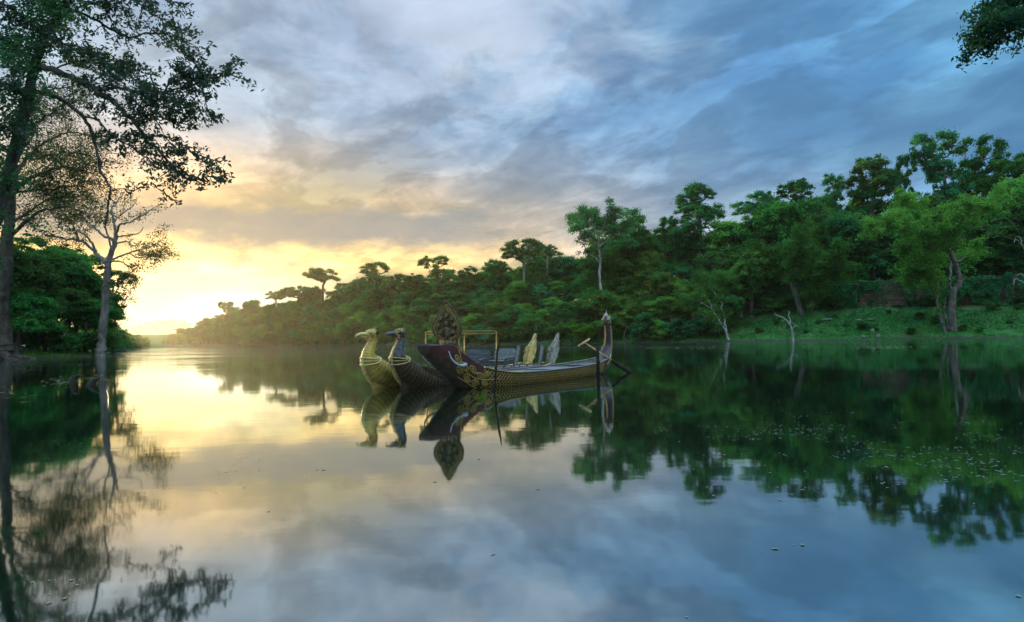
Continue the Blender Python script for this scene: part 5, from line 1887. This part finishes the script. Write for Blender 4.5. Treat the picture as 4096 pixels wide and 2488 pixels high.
# ------------------------------------------------------------------ naga boat
CB = (-1.95, 20.7)
CL = 10.3
nb = empty("naga_boat", (CB[0], CB[1], 0), ANG)
st = [(-1.10, 0.24, 1.10, 1.34), (-0.75, 0.28, 0.82, 1.35), (-0.25, 0.34, 0.46, 1.34), (0.15, 0.40, 0.16, 1.14), (0.55, 0.47, -0.08, 0.88), (1.05, 0.58, -0.23, 0.62), (1.7, 0.74, -0.29, 0.47), (2.6, 0.87, -0.31, 0.385), (4.2, 0.94, -0.32, 0.37),
      (6.2, 0.90, -0.30, 0.39), (8.0, 0.72, -0.24, 0.45), (9.3, 0.46, -0.10, 0.54), (CL, 0.24, 0.16, 0.66)]
S, Sx = hull_fn(st)
xs = list(np.linspace(-1.10, CL, 50))
ho, hi_ = MB(), MB()
loft_hull(S, xs, 20, 0.06, ho, hi_)
hull = ho.build("hull", BROWN, nb, smooth=True)
hi_.build("inner_planking", GREYWOOD, hull, smooth=True)
for sgn in (-1, 1):
    mb = MB()
    mb.tube([S(x, sgn) + Vector((0, 0, 0.02)) for x in np.linspace(1.05, 2.7, 14)], [(0.05, 0.022)] * 14, 6, flat=(0, 1, 0))
    mb.build("gilded_gunwale", YELLOW, nb, smooth=True)
    mb = MB()
    mb.tube([S(x, sgn) + Vector((0, 0, 0.02)) for x in np.linspace(2.7, CL - .2, 30)], [(0.05, 0.022)] * 30, 6, flat=(0, 1, 0))
    mb.build("gunwale", GREYWOOD, nb, smooth=True)
    # scales in gilded outline, fading aft
    mb = MB()
    surf_scales(mb, lambda x, v, s_=sgn: S(x, s_ * v, 0.004), 1.3, 9.4, 62, 0.97, 0.45, 6, 0.016, -sgn, 0.86)
    so = mb.build("hull_scales", BRONZE, nb)
    so['kind'] = 'stuff'
    mb = MB()
    for j in range(7):
        v0 = 0.97 - j * 0.087
        for i in range(62):
            x0 = 1.05 + i * 0.131 * 1.0
            for k_ in (0, 1):
                a = S(x0 + (0.0655 if j % 2 else 0), sgn * v0, 0.012)
                b = S(x0 + (0.0655 if j % 2 else 0) + (0.0655 if k_ else -0.0655), sgn * (v0 - 0.087), 0.012)
                mb.tube([a, a.lerp(b, .5) + Vector((0.02 * (1 if k_ else -1), 0, 0)), b], 0.011, 4)
    so = mb.build("gilded_scale_outlines", GOLD_OLD, nb)
    so['kind'] = 'stuff'
# maroon bow panels and flat bow top
for sgn in (-1, 1):
    mb = MB()
    gx_ = np.linspace(-1.08, 1.25, 20)
    V, F = [], []
    for x in gx_:
        f = (x + 1.08) / 2.33
        lo = 0.52 + 0.36 * f
        for q in range(5):
            V.append(S(x, sgn * (1.0 - (1 - lo) * q / 4), 0.006))
    for i in range(19):
        for q in range(4):
            f_ = (i * 5 + q, i * 5 + q + 1, (i + 1) * 5 + q + 1, (i + 1) * 5 + q)
            F.append(f_ if sgn < 0 else f_[::-1])
    mb.add(V, F)
    mb.build("bow_panel", MAROON, nb, smooth=True)
mb = MB()
V = [S(-1.09, -1), S(-1.09, 1), S(-0.16, 1), S(-0.16, -1)]
V = [v + Vector((0, 0, 0.012)) for v in V]
mb.add(V + [v + Vector((0, 0, 0.03)) for v in V], [(0, 1, 2, 3), (7, 6, 5, 4), (0, 4, 5, 1), (1, 5, 6, 2), (2, 6, 7, 3), (3, 7, 4, 0)])
mb.build("bow_cap", PURPLE, nb)
# tusks
for sgn in (-1, 1):
    mb = MB()
    c = S(0.22, sgn * 0.74)
    pts = [c + Vector((0.12, 0, 0.0)), c + Vector((-0.15, sgn * .10, -.03)), c + Vector((-0.48, sgn * .17, .03)), c + Vector((-0.72, sgn * .16, .20)), c + Vector((-0.80, sgn * .13, .42))]
    S2 = spline([list(q) for q in pts], 16)
    mb.tube(S2, list(np.linspace(0.062, 0.012, 16)), 10)
    mb.build("tusk", IVORY, nb, smooth=True)
# gilded scrollwork along the bow sides
for sgn in (-1, 1):
    mb = MB()

    def on(x, v):
        return S(x, sgn * v, 0.02)
    for (cx_, cv, r_x, r_v, turns, dirn) in ((0.55, 0.70, .17, .10, 2.1, 1), (0.90, 0.80, .17, .09, 2.0, -1), (1.20, 0.72, .16, .10, 2.2, 1), (0.72, 0.52, .15, .10, 2.0, -1), (1.05, 0.50, .15, .10, 2.0, 1),
                                             (1.42, 0.84, .13, .07, 1.9, 1), (0.40, 0.54, .13, .09, 1.8, 1), (1.38, 0.60, .13, .08, 1.9, -1), (0.28, 0.78, .13, .08, 1.8, -1)):
        pts = []
        for a in np.linspace(0, turns * 2 * math.pi, 30):
            k_ = 1 - a / (turns * 2 * math.pi) * 0.88
            pts.append(on(cx_ - 0.30 + r_x * k_ * math.cos(dirn * a), min(1.0, cv + r_v * k_ * math.sin(dirn * a))))
        mb.tube(pts, list(np.linspace(.023, .011, 30)), 5)
        mb.ball(on(cx_ - 0.30, cv), .028, 6, 4)
    mb.tube([on(x, v) for x, v in spline([(0.02, .98), (0.12, .80), (0.30, .66), (0.62, .62), (0.95, .66), (1.3, .72), (1.6, .80)], 24)], .018, 5)
    mb.tube([on(x, v) for x, v in spline([(0.10, .36), (0.45, .40), (0.9, .38), (1.35, .44), (1.7, .50)], 18)], .014, 5)
    mb.build("scrollwork", GOLD_OLD, nb, smooth=True)
# figurehead: column, pedestal and pointed hood of naga heads
mb = MB()
col_pts = spline([(0.92, 0.36, .20, .20), (0.70, 0.66, .19, .20), (0.48, 0.95, .18, .18), (0.26, 1.20, .17, .18), (0.12, 1.36, .18, .19)], 18)
mb.tube([(q[0], 0, q[1]) for q in col_pts], [(q[2], q[3]) for q in col_pts], 16, flat=(0, 1, 0))
colm = mb.build("figurehead_column", BRONZE, nb, smooth=True)
mb = MB()
for k_ in range(11):
    q = col_pts[min(17, 1 + int(k_ * 1.55))]
    n_ = 13
    mb.tube([(q[0] + 0.0, math.cos(a) * (q[2] + .012), q[1] + 0.05 * math.sin(2 * a) ) if False else (q[0] + math.sin(a) * (q[3] + .012), math.cos(a) * (q[2] + .012), q[1] + .04 * math.sin(a)) for a in np.linspace(0, 2 * math.pi, n_ + 8)],
            .011 if k_ % 4 else .024, 5, cap=False)
for k_ in range(10):
    q = col_pts[1 + int(k_ * 1.6)]
    for a in (-2.4, -1.2, 0.0, 1.2, 2.4, 3.14):
        p0 = Vector((q[0] + math.sin(a) * (q[3]), math.cos(a) * q[2], q[1]))
        p1 = Vector((q[0] + math.sin(a) * (q[3] + .07), math.cos(a) * (q[2] + .07), q[1] + .10))
        flame(mb, p0, p1, .07, .012, (math.cos(a), -math.sin(a), 0), 0)
mb.build("column_carving", GOLD_DULL, colm)
mb = MB()
mb.tube([(0.08, 0, 1.33), (0.06, 0, 1.38), (0.05, 0, 1.43), (0.05, 0, 1.48)], [.20, .28, .27, .22], 16)
ped = mb.build("pedestal", BRONZE, nb, smooth=True)
mb = MB()
for k_ in range(14):
    a = k_ / 14 * 2 * math.pi
    flame(mb, (0.05 + .23 * math.cos(a), .23 * math.sin(a), 1.37), (0.05 + .30 * math.cos(a), .30 * math.sin(a), 1.52), .10, .03, (-math.sin(a), math.cos(a), 0), 0)
mb.build("pedestal_petals", GOLD_DULL, ped)
# hood plate, across the boat, facing forward and a little to the near side
HM = Matrix.Translation((0.03, 0, 1.45)) @ Matrix.Rotation(R(16), 4, 'Z') @ Matrix.Rotation(R(-7), 4, 'Y') @ Matrix.Scale(0.88, 4)


def hood_pt(u, v, w_):
    """u across (near side negative), v up, w forward (towards the bow)"""
    curl = 0.35 * u * u
    return HM @ Vector((-(w_ + curl), u, v))


half = [(0.26, 0.0), (0.36, 0.10), (0.48, 0.26), (0.54, 0.44), (0.52, 0.62), (0.41, 0.80), (0.31, 0.98), (0.20, 1.15), (0.09, 1.30), (0.02, 1.39)]
outl = [(u, v) for u, v in half] + [(-u, v) for u, v in half[::-1]]
n = len(outl)
mb = MB()
rings = [1.0, 0.8, 0.55, 0.3]
V, F = [], []
cen = (0.0, 0.55)
for w_ in (0.03, -0.03):
    for r_k in rings:
        for u, v in outl:
            uu, vv = cen[0] + (u - cen[0]) * r_k, cen[1] + (v - cen[1]) * r_k
            V.append(hood_pt(uu, vv, w_ - 0.03 * (1 - r_k)))
for s_ in range(2):
    o = s_ * len(rings) * n
    for r_k in range(len(rings) - 1):
        for i in range(n):
            j = (i + 1) % n
            f = (o + r_k * n + i, o + r_k * n + j, o + (r_k + 1) * n + j, o + (r_k + 1) * n + i)
            F.append(f if s_ else f[::-1])
    cap = tuple(o + (len(rings) - 1) * n + i for i in range(n))
    F.append(cap if s_ else cap[::-1])
for i in range(n):
    j = (i + 1) % n
    F.append((i, j, len(rings) * n + j, len(rings) * n + i))
mb.add(V, F)
hood = mb.build("naga_hood", BRONZE, nb)
mb = MB()
rim = spline([(u, v) for u, v in outl], 70)
for i, (u, v) in enumerate(rim):
    mb.ball(hood_pt(u, v, 0.0), 0.036 if i % 2 else 0.028, 7, 5)
so = mb.build("beaded_rim", BRONZE, hood, smooth=True)
mb = MB()
for k_ in (0.86, 0.72):
    mb.tube([hood_pt(u * k_, .55 + (v - .55) * k_, 0.035) for u, v in rim], .013, 5, cap=False)
mb.tube([hood_pt(u, v, .04) for u, v in ((-.10, .95), (0, 1.22), (.10, .95))], .014, 5)
mb.build("rim_line", GOLD_OLD, hood, smooth=True)
# seven little heads round a seated figure
for k_ in range(7):
    a = -2.25 + k_ * 0.75 + math.pi / 2
    u, v = 0.30 * math.cos(a), 0.56 + 0.34 * math.sin(a)
    mb = MB()
    mb.ball(hood_pt(u, v, 0.06), (.07, .065, .075), 10, 7)
    mb.ball(hood_pt(u * 1.03, v - .03, 0.125), (.05, .045, .035), 8, 6)
    mb.ball(hood_pt(u + .03, v + .025, 0.115), .016, 6, 4)
    mb.ball(hood_pt(u - .03, v + .025, 0.115), .016, 6, 4)
    flame(mb, hood_pt(u, v + .04, .06), hood_pt(u * 1.12, v + .15, .05), .07, .02, (1, 0, 0), 0)
    mb.build("naga_head", BRONZE, hood, smooth=True)
mb = MB()
mb.tube([hood_pt(0, .10, .03), hood_pt(0, .25, .07), hood_pt(0, .42, .09), hood_pt(0, .52, .07)], [(.15, .06), (.13, .08), (.11, .08), (.05, .05)], 12)
mb.ball(hood_pt(0, .63, .09), (.07, .075, .085), 12, 8)
for s_ in (-1, 1):
    mb.tube([hood_pt(s_ * .10, .46, .08), hood_pt(s_ * .20, .36, .10), hood_pt(s_ * .12, .24, .14)], [.04, .036, .03], 8)
    mb.tube([hood_pt(s_ * .06, .12, .08), hood_pt(s_ * .20, .10, .12), hood_pt(s_ * .10, .05, .16)], [.055, .05, .035], 8)
for k_ in range(5):
    flame(mb, hood_pt((k_ - 2) * .03, .68, .08), hood_pt((k_ - 2) * .055, .82, .07), .05, .02, (1, 0, 0), 0)
for k_ in range(6):
    mb.tube([hood_pt(-.12 + .01 * k_, .44 - .05 * k_, .155 - .01 * k_), hood_pt(0, .40 - .05 * k_, .17 - .008 * k_), hood_pt(.12 - .01 * k_, .44 - .05 * k_, .155 - .01 * k_)], .009, 4)
mb.build("seated_figure", BRONZE, hood, smooth=True)
for s_ in (-1, 1):
    mb = MB()
    for k_ in range(5):
        mb.tube([hood_pt(s_ * (.10 + .05 * k_) + .045 * (1 - a / 8) * math.cos(a), .06 + .035 * k_ + .045 * (1 - a / 8) * math.sin(a), .06) for a in np.linspace(0, 7, 12)], .013, 5)
    mb.build("hood_scroll", GOLD_OLD, hood, smooth=True)
# upswept stern: open trough ending in naga heads
tp_ = spline([(9.55, 0.36, .42, .10), (9.95, 0.56, .34, .16), (10.28, 0.86, .24, .19), (10.46, 1.20, .175, .18), (10.52, 1.55, .145, .15), (10.50, 1.86, .135, .12), (10.44, 2.10, .125, .09)], 26)
Vo, Vi = [], []
na = 13
for i, q in enumerate(tp_):
    a_, b_ = tp_[max(i - 1, 0)], tp_[min(i + 1, 25)]
    d = Vector((b_[0] - a_[0], 0, b_[1] - a_[1])).normalized()
    out = Vector((d.z, 0, -d.x))
    for j in range(na):
        th = -math.pi / 2 + math.pi * j / (na - 1)
        for lst, k_ in ((Vo, 1.0), (Vi, 0.86)):
            lst.append(Vector((q[0], 0, q[1])) + Vector((0, 1, 0)) * (q[2] * k_ * math.sin(th)) + out * (q[3] * 1.5 * k_ * math.cos(th)))
F = [(i * na + j, i * na + j + 1, (i + 1) * na + j + 1, (i + 1) * na + j) for i in range(25) for j in range(na - 1)]
mb = MB().add(Vo, F)
stern = mb.build("stern_post", BRONZE, nb, smooth=True)
MB().add(Vi, [f[::-1] for f in F]).build("stern_inside", PURPLE, stern, smooth=True)
mb = MB()
for j in (0, na - 1):
    mb.tube([(Vo[i * na + j] + Vi[i * na + j]) / 2 for i in range(26)], .028, 6)
    for i in range(8, 26):
        c = (Vo[i * na + j] + Vi[i * na + j]) / 2
        flame(mb, c, c + Vector((-.05, .05 * (-1 if j == 0 else 1), .07)), .07, .02, (1, 0, 0), 0)
mb.build("stern_edging", GOLD_DULL, stern, smooth=True)
mb = MB()
for i in range(5, 26):
    mb.tube([Vo[i * na + j] * 1.0 + Vector((.008, 0, 0)) for j in range(1, na - 1)], .012, 4)
mb.build("stern_ribs", BRONZE, stern, smooth=True)
for k_, (dy_, zz_, sc_) in enumerate(((-.13, 2.10, .85), (.13, 2.10, .85), (-.11, 2.26, .9), (.11, 2.26, .9), (0, 2.40, 1.0))):
    mb = MB()
    c = Vector((10.42 - .02 * k_, dy_, zz_))
    mb.ball(c, (.12 * sc_, .085 * sc_, .12 * sc_), 10, 7)
    mb.ball(c + Vector((-.12 * sc_, 0, -.02)), (.08 * sc_, .06 * sc_, .045 * sc_), 8, 6)
    mb.ball(c + Vector((-.08, .05 * sc_, .05)), .018, 6, 4)
    mb.ball(c + Vector((-.08, -.05 * sc_, .05)), .018, 6, 4)
    flame(mb, c + Vector((.03, 0, .06)), c + Vector((.05, 0, .25 if k_ == 4 else .19)), .11, .05, (0, 1, 0), 0.1)
    mb.build("stern_naga_head", GREY_CARVE if k_ > 1 else BRONZE, stern, smooth=True)
# boards and thwarts inside
for i, (x0, x1, z_) in enumerate(((2.0, 2.75, .30), (3.3, 4.7, .34), (5.2, 7.1, .36), (7.7, 9.3, .42))):
    nb_ = 6
    w0 = float(np.interp((x0 + x1) / 2, Sx[:, 0], Sx[:, 1])) * (0.80 if i != 3 else 0.62)
    box_ = MB().box(((x0 + x1) / 2, 0, z_ - 0.085), (x1 - x0, w0 * 2 * 0.97, 0.13)).build("locker_side", YELLOW if i in (1, 2) else GREYWOOD, nb)
    for k_ in range(nb_):
        y0 = -w0 + (k_ + .5) * 2 * w0 / nb_
        MB().box(((x0 + x1) / 2, y0, z_ + rw.uniform(-.003, .003)), (x1 - x0 + .06, 2 * w0 / nb_ - .012, 0.035)).build("deck_board", GREYWOOD, nb)
for sgn in (-1, 1):
    mb = MB()
    mb.bar((9.05, sgn * 0.30, 0.30), (9.38, sgn * 0.30, 1.10), .07, .09)
    if sgn < 0:
        mb.build("steering_post", GREYWOOD, nb)
mb = MB()
rp = [(9.30, -0.33, 0.92), (9.36, -0.38, 0.80), (9.34, -0.36, 0.55), (9.33, -0.47, 0.42), (9.33, -0.5, 0.15)]
mb.tube(spline(rp, 12), .011, 5)
mb.tube([(9.29 + .06 * math.cos(a), -.33 + .07 * math.sin(a), .93 + .012 * math.sin(3 * a)) for a in np.linspace(0, 6.28, 13)], .012, 5, cap=False)
mb.build("lashing_rope", ROPE, nb, smooth=True)
tag(nb, "long naga-prowed boat with tusks and scaled brown hull, nearest of the three", "boat")

# steering oar
h0, h1 = at(2337, 1370, 27.1), at(2524, 1492, 28.3)
mb = MB()
ax = (h1 - h0)
mb.tube([ax * 0, ax * .35, ax * .60], [.034, .036, .042], 10)
o_e = empty("steering_oar", h0)
mb.build("shaft", BAMBOO, o_e, smooth=True)
mb = MB()
mb.tube([ax * .56, ax * .62, ax * .70, ax * .86, ax * 1.03], [(.042, .04), (.055, .045), (.09, .05), (.10, .05), (.085, .04)], 12, flat=(0, 0, 1))
mb.build("blade", WOOD_WET, o_e, smooth=True)
mb = MB()
pd = Vector((_r.x * .9, 0.2, 0.55)).normalized()
mb.tube([pd * -.27, pd * 0, pd * .27], [.042, .046, .042], 10)
mb.build("handle", BAMBOO, o_e, smooth=True)
tag(o_e, "bamboo steering oar with a crosswise handle resting on the naga boat's stern", "oar")

# stakes in the water
for pts, rad, lab, m_ in (([(1976, 1560), (1981, 1520), (1985, 1460), (1990, 1400), (1995, 1380), (1996, 1362), (2000, 1344)], [.034, .032, .032, .03, .034, .02, .012], "thin crooked mooring stick in the water before the naga boat", WOOD_WET),
                          ([(2393, 1503), (2392, 1460), (2391, 1420), (2389, 1388)], [.075, .07, .065, .06], "short straight mooring post beside the naga boat's stern", WOOD_WET)):
    d = 1.5 * F_PX / (pts[0][1] - hor(pts[0][0])) - 0.15
    W = [at(a, b, d) for a, b in pts]
    base = Vector((W[0].x, W[0].y, -0.4))
    W = [base] + W
    mb = MB()
    S2 = spline([list(q - base) for q in W], 20)
    rr_ = np.interp(np.linspace(0, 1, 20), np.linspace(0, 1, len(rad)), rad)
    mb.tube(S2, list(rr_), 8)
    for k_ in (6, 11, 15):
        mb.ball(Vector(S2[k_]) + Vector((.03, -.02, 0)), rr_[k_] * .9, 6, 4)
    o = mb.build("mooring_stake", m_, smooth=True)
    o.location = base
    tag(o, lab, "stake", "mooring stakes")

# ------------------------------------------------------------------ deck across the two bird boats
mid = Vector((-3.81, 21.98, 0))
pf = empty("plank_deck", mid, ANG)
for i in range(2):
    MB().box((4.5, (-.55, .55)[i], 0.345), (5.9, .09, .07)).build("bearer", DARKWOOD, pf)
npl = 26
for k_ in range(npl):
    x = 1.65 + k_ * 0.22
    MB().box((x, 0, 0.402 + rw.uniform(-.004, .004)), (0.205, 1.75, 0.034)).build("deck_plank", GREYWOOD, pf)
for sgn in (-1, 1):
    mb = MB()
    mb.bar((1.6, sgn * .86, .50), (7.4, sgn * .86, .50), .035, .03)
    mb.build("side_rail", DARKWOOD, pf)
    for k_ in range(12):
        MB().box((1.65 + k_ * .52, sgn * .86, .455), (.04, .03, .08)).build("rail_post", DARKWOOD, pf)
tag(pf, "grey plank deck lying across the two bird-headed boats", "deck")

cf = empty("canopy_frame", mid, ANG)
x0, x1, yw, zt, zb = 2.33, 4.50, 0.76, 1.80, 0.42
for x in (x0, x1):
    for y in (-yw, yw):
        mb = MB()
        mb.tube([(x, y, zb), (x, y, zt)], .022, 8)
        mb.build("post", YELLOW, cf, smooth=True)
for y in (-yw, yw):
    for z in (zt, zt - .09):
        mb = MB()
        mb.tube([(x0, y, z), (x1, y, z)], .016, 8)
        mb.build("top_rail", YELLOW, cf, smooth=True)
for x in (x0, (x0 + x1) / 2, x1):
    for z in ((zt, zt - .09) if x != (x0 + x1) / 2 else (zt,)):
        mb = MB()
        mb.tube([(x, -yw, z), (x, yw, z)], .015, 8)
        mb.build("cross_rail", YELLOW, cf, smooth=True)
tag(cf, "bare yellow pole canopy frame standing on the plank deck", "frame")


def bench(x, y, label, rz, dark, wide=1.12, lift=0.0):
    e = empty("bench", mid + AX * x + Vector((-AX.y, AX.x, 0)) * y + Vector((0, 0, 0.42)), ANG + rz)
    m1 = DARKWOOD if dark else GREYWOOD
    # seat
    for k_ in range(4):
        MB().box((-.05 - .12 * k_, 0, .24), (.11, wide * .94, .025)).build("seat_slat", m1, e)
    # back of two wide boards with cut corners, leaning aft
    M_ = Matrix.Translation((.06, 0, .26)) @ Matrix.Rotation(R(16), 4, 'Y')
    for z0, z1, cut in ((0.0, .215, 0), (.225, .46, 1)):
        hw = wide / 2
        o_ = [(-hw, z0), (hw, z0), (hw, z1 - .09 * cut), (hw - .11 * cut - .001, z1), (-hw + .11 * cut + .001, z1), (-hw, z1 - .09 * cut)]
        MM = M_ @ Matrix(((0, 0, 1, 0), (1, 0, 0, 0), (0, 1, 0, 0), (0, 0, 0, 1)))
        MB().plate(o_, .035, MM, 0.004).build("back_board", m1, e)
    for sgn in (-1, 1):
        mb = MB()
        S2 = spline([(.06, sgn * wide / 2, .36), (-.12, sgn * wide / 2, .385), (-.32, sgn * wide / 2, .375), (-.50, sgn * wide / 2, .345), (-.56, sgn * wide / 2, .31)], 12)
        mb.tube(S2, [(.055, .02)] * 12, 8, flat=(0, 1, 0))
        mb.build("armrest", m1, e, smooth=True)
        for k_, x_ in enumerate((.02, -.12, -.24, -.36, -.46)):
            w_ = .05 if k_ in (0, 4) else .025
            z0 = -.004 if k_ in (0, 4) else .18
            MB().box((x_, sgn * wide / 2, (z0 + .355) / 2), (w_, .04, .355 - z0)).build("leg" if k_ in (0, 4) else "spindle", DARKWOOD, e)
        MB().box((-.22, sgn * wide / 2, .19), (.48, .035, .04)).build("side_stretcher", DARKWOOD, e)
    tag(e, label, "bench", "wooden benches on the deck")
    return e


bench(5.75, -0.12, "grey wooden two-board bench on the deck, right of the canopy frame", R(-8), False)
bench(4.10, -0.10, "dark brown wooden bench under the canopy frame", R(4), True, 1.05)
# folding chair with a dark metal frame
fc = empty("folding_chair", mid + AX * 2.55 + Vector((-AX.y, AX.x, 0)) * -0.36 + Vector((0, 0, .42)), ANG + R(-10))
mb = MB()
fr_ = spline([(.02, -.27, .02), (.10, -.27, .35), (.18, -.26, .56), (.20, -.18, .61), (.20, 0, .62), (.20, .18, .61), (.18, .26, .56), (.10, .27, .35), (.02, .27, .02)], 30)
mb.tube(fr_, .024, 8)
mb.build("back_frame", GREENMETAL, fc, smooth=True)
for y in (-.14, 0, .14):
    mb = MB()
    mb.tube([(.05, y, .20), (.17, y, .53)], .012, 6)
    mb.build("back_bar", GREENMETAL, fc, smooth=True)
mb = MB()
mb.tube([(.06, -.26, .22), (.06, .26, .22)], .016, 6)
mb.tube([(.165, -.25, .52), (.165, .25, .52)], .016, 6)
mb.build("crossbar", GREENMETAL, fc, smooth=True)
MB().box((-.16, 0, .23), (.42, .48, .03)).build("seat", BLACK, fc)
for y in (-.22, .22):
    mb = MB()
    mb.tube([(-.34, y, .0), (-.30, y, .23)], .018, 6)
    mb.build("leg", GREENMETAL, fc, smooth=True)
tag(fc, "dark green metal framed chair on the deck just behind the naga hood", "chair")

# water plant beside the mooring stick
wp = at(1927, 1590, 20.0)
d = 1.5 * F_PX / (1592 - hor(1927))
base = at(1927, 1592, d)
base.z = -0.05
mb = MB()
for k_, (dx_, h_) in enumerate(((-.06, .20), (.0, .26), (.05, .18), (-.02, .15), (.09, .10))):
    flame(mb, (0, 0, 0), (dx_ * 1.6, .03 * (k_ - 2), h_), .03, .004, (0, 1, 0), 0.1)
o = mb.build("water_sprig", LEAF_REED)
o.location = base
tag(o, "little green sprig growing out of the water before the naga boat", "plant")

# moored tour boat far off at the left
fd = 178.0
fb = empty("moored_boat", at(455, hor(455), fd) * 1.0)
fb.location.z = 0
fb.rotation_euler = (0, 0, R(6))
mb = MB()
S3, Sx3 = hull_fn([(-3.0, .1, .1, .8), (-2.4, .5, -.2, .6), (0, .8, -.3, .5), (2.2, .6, -.2, .6), (3.2, .1, .2, .9)])
loft_hull(S3, list(np.linspace(-3, 3.2, 16)), 10, .05, mb)
mb.build("hull", DARKWOOD, fb, smooth=True)
for x in (-1.6, 0.2, 1.8):
    for y in (-.6, .6):
        MB().box((x, y, 1.05), (.07, .07, 1.2)).build("post", DARKWOOD, fb)
MB().box((0.1, 0, 1.72), (4.0, 1.6, .14)).build("roof", DARKWOOD, fb)
tag(fb, "roofed wooden boat moored far off beyond the slender tree", "boat")

# ------------------------------------------------------------------ evening haze
mt, t = mat("evening_haze")
pv = t.n('ShaderNodeVolumePrincipled')
pv.inputs['Color'].default_value = (1.0, 0.90, 0.68, 1)
pv.inputs['Density'].default_value = 0.00010
pv.inputs['Anisotropy'].default_value = 0.74
o_ = t.n('ShaderNodeOutputMaterial')
t.t.links.new(pv.outputs[0], o_.inputs['Volume'])
hz = MB().box((0, 575, 26.5), (2360, 1400, 63)).build("haze", mt)
tag(hz, "thin golden evening haze over the water", "haze", kind='stuff')
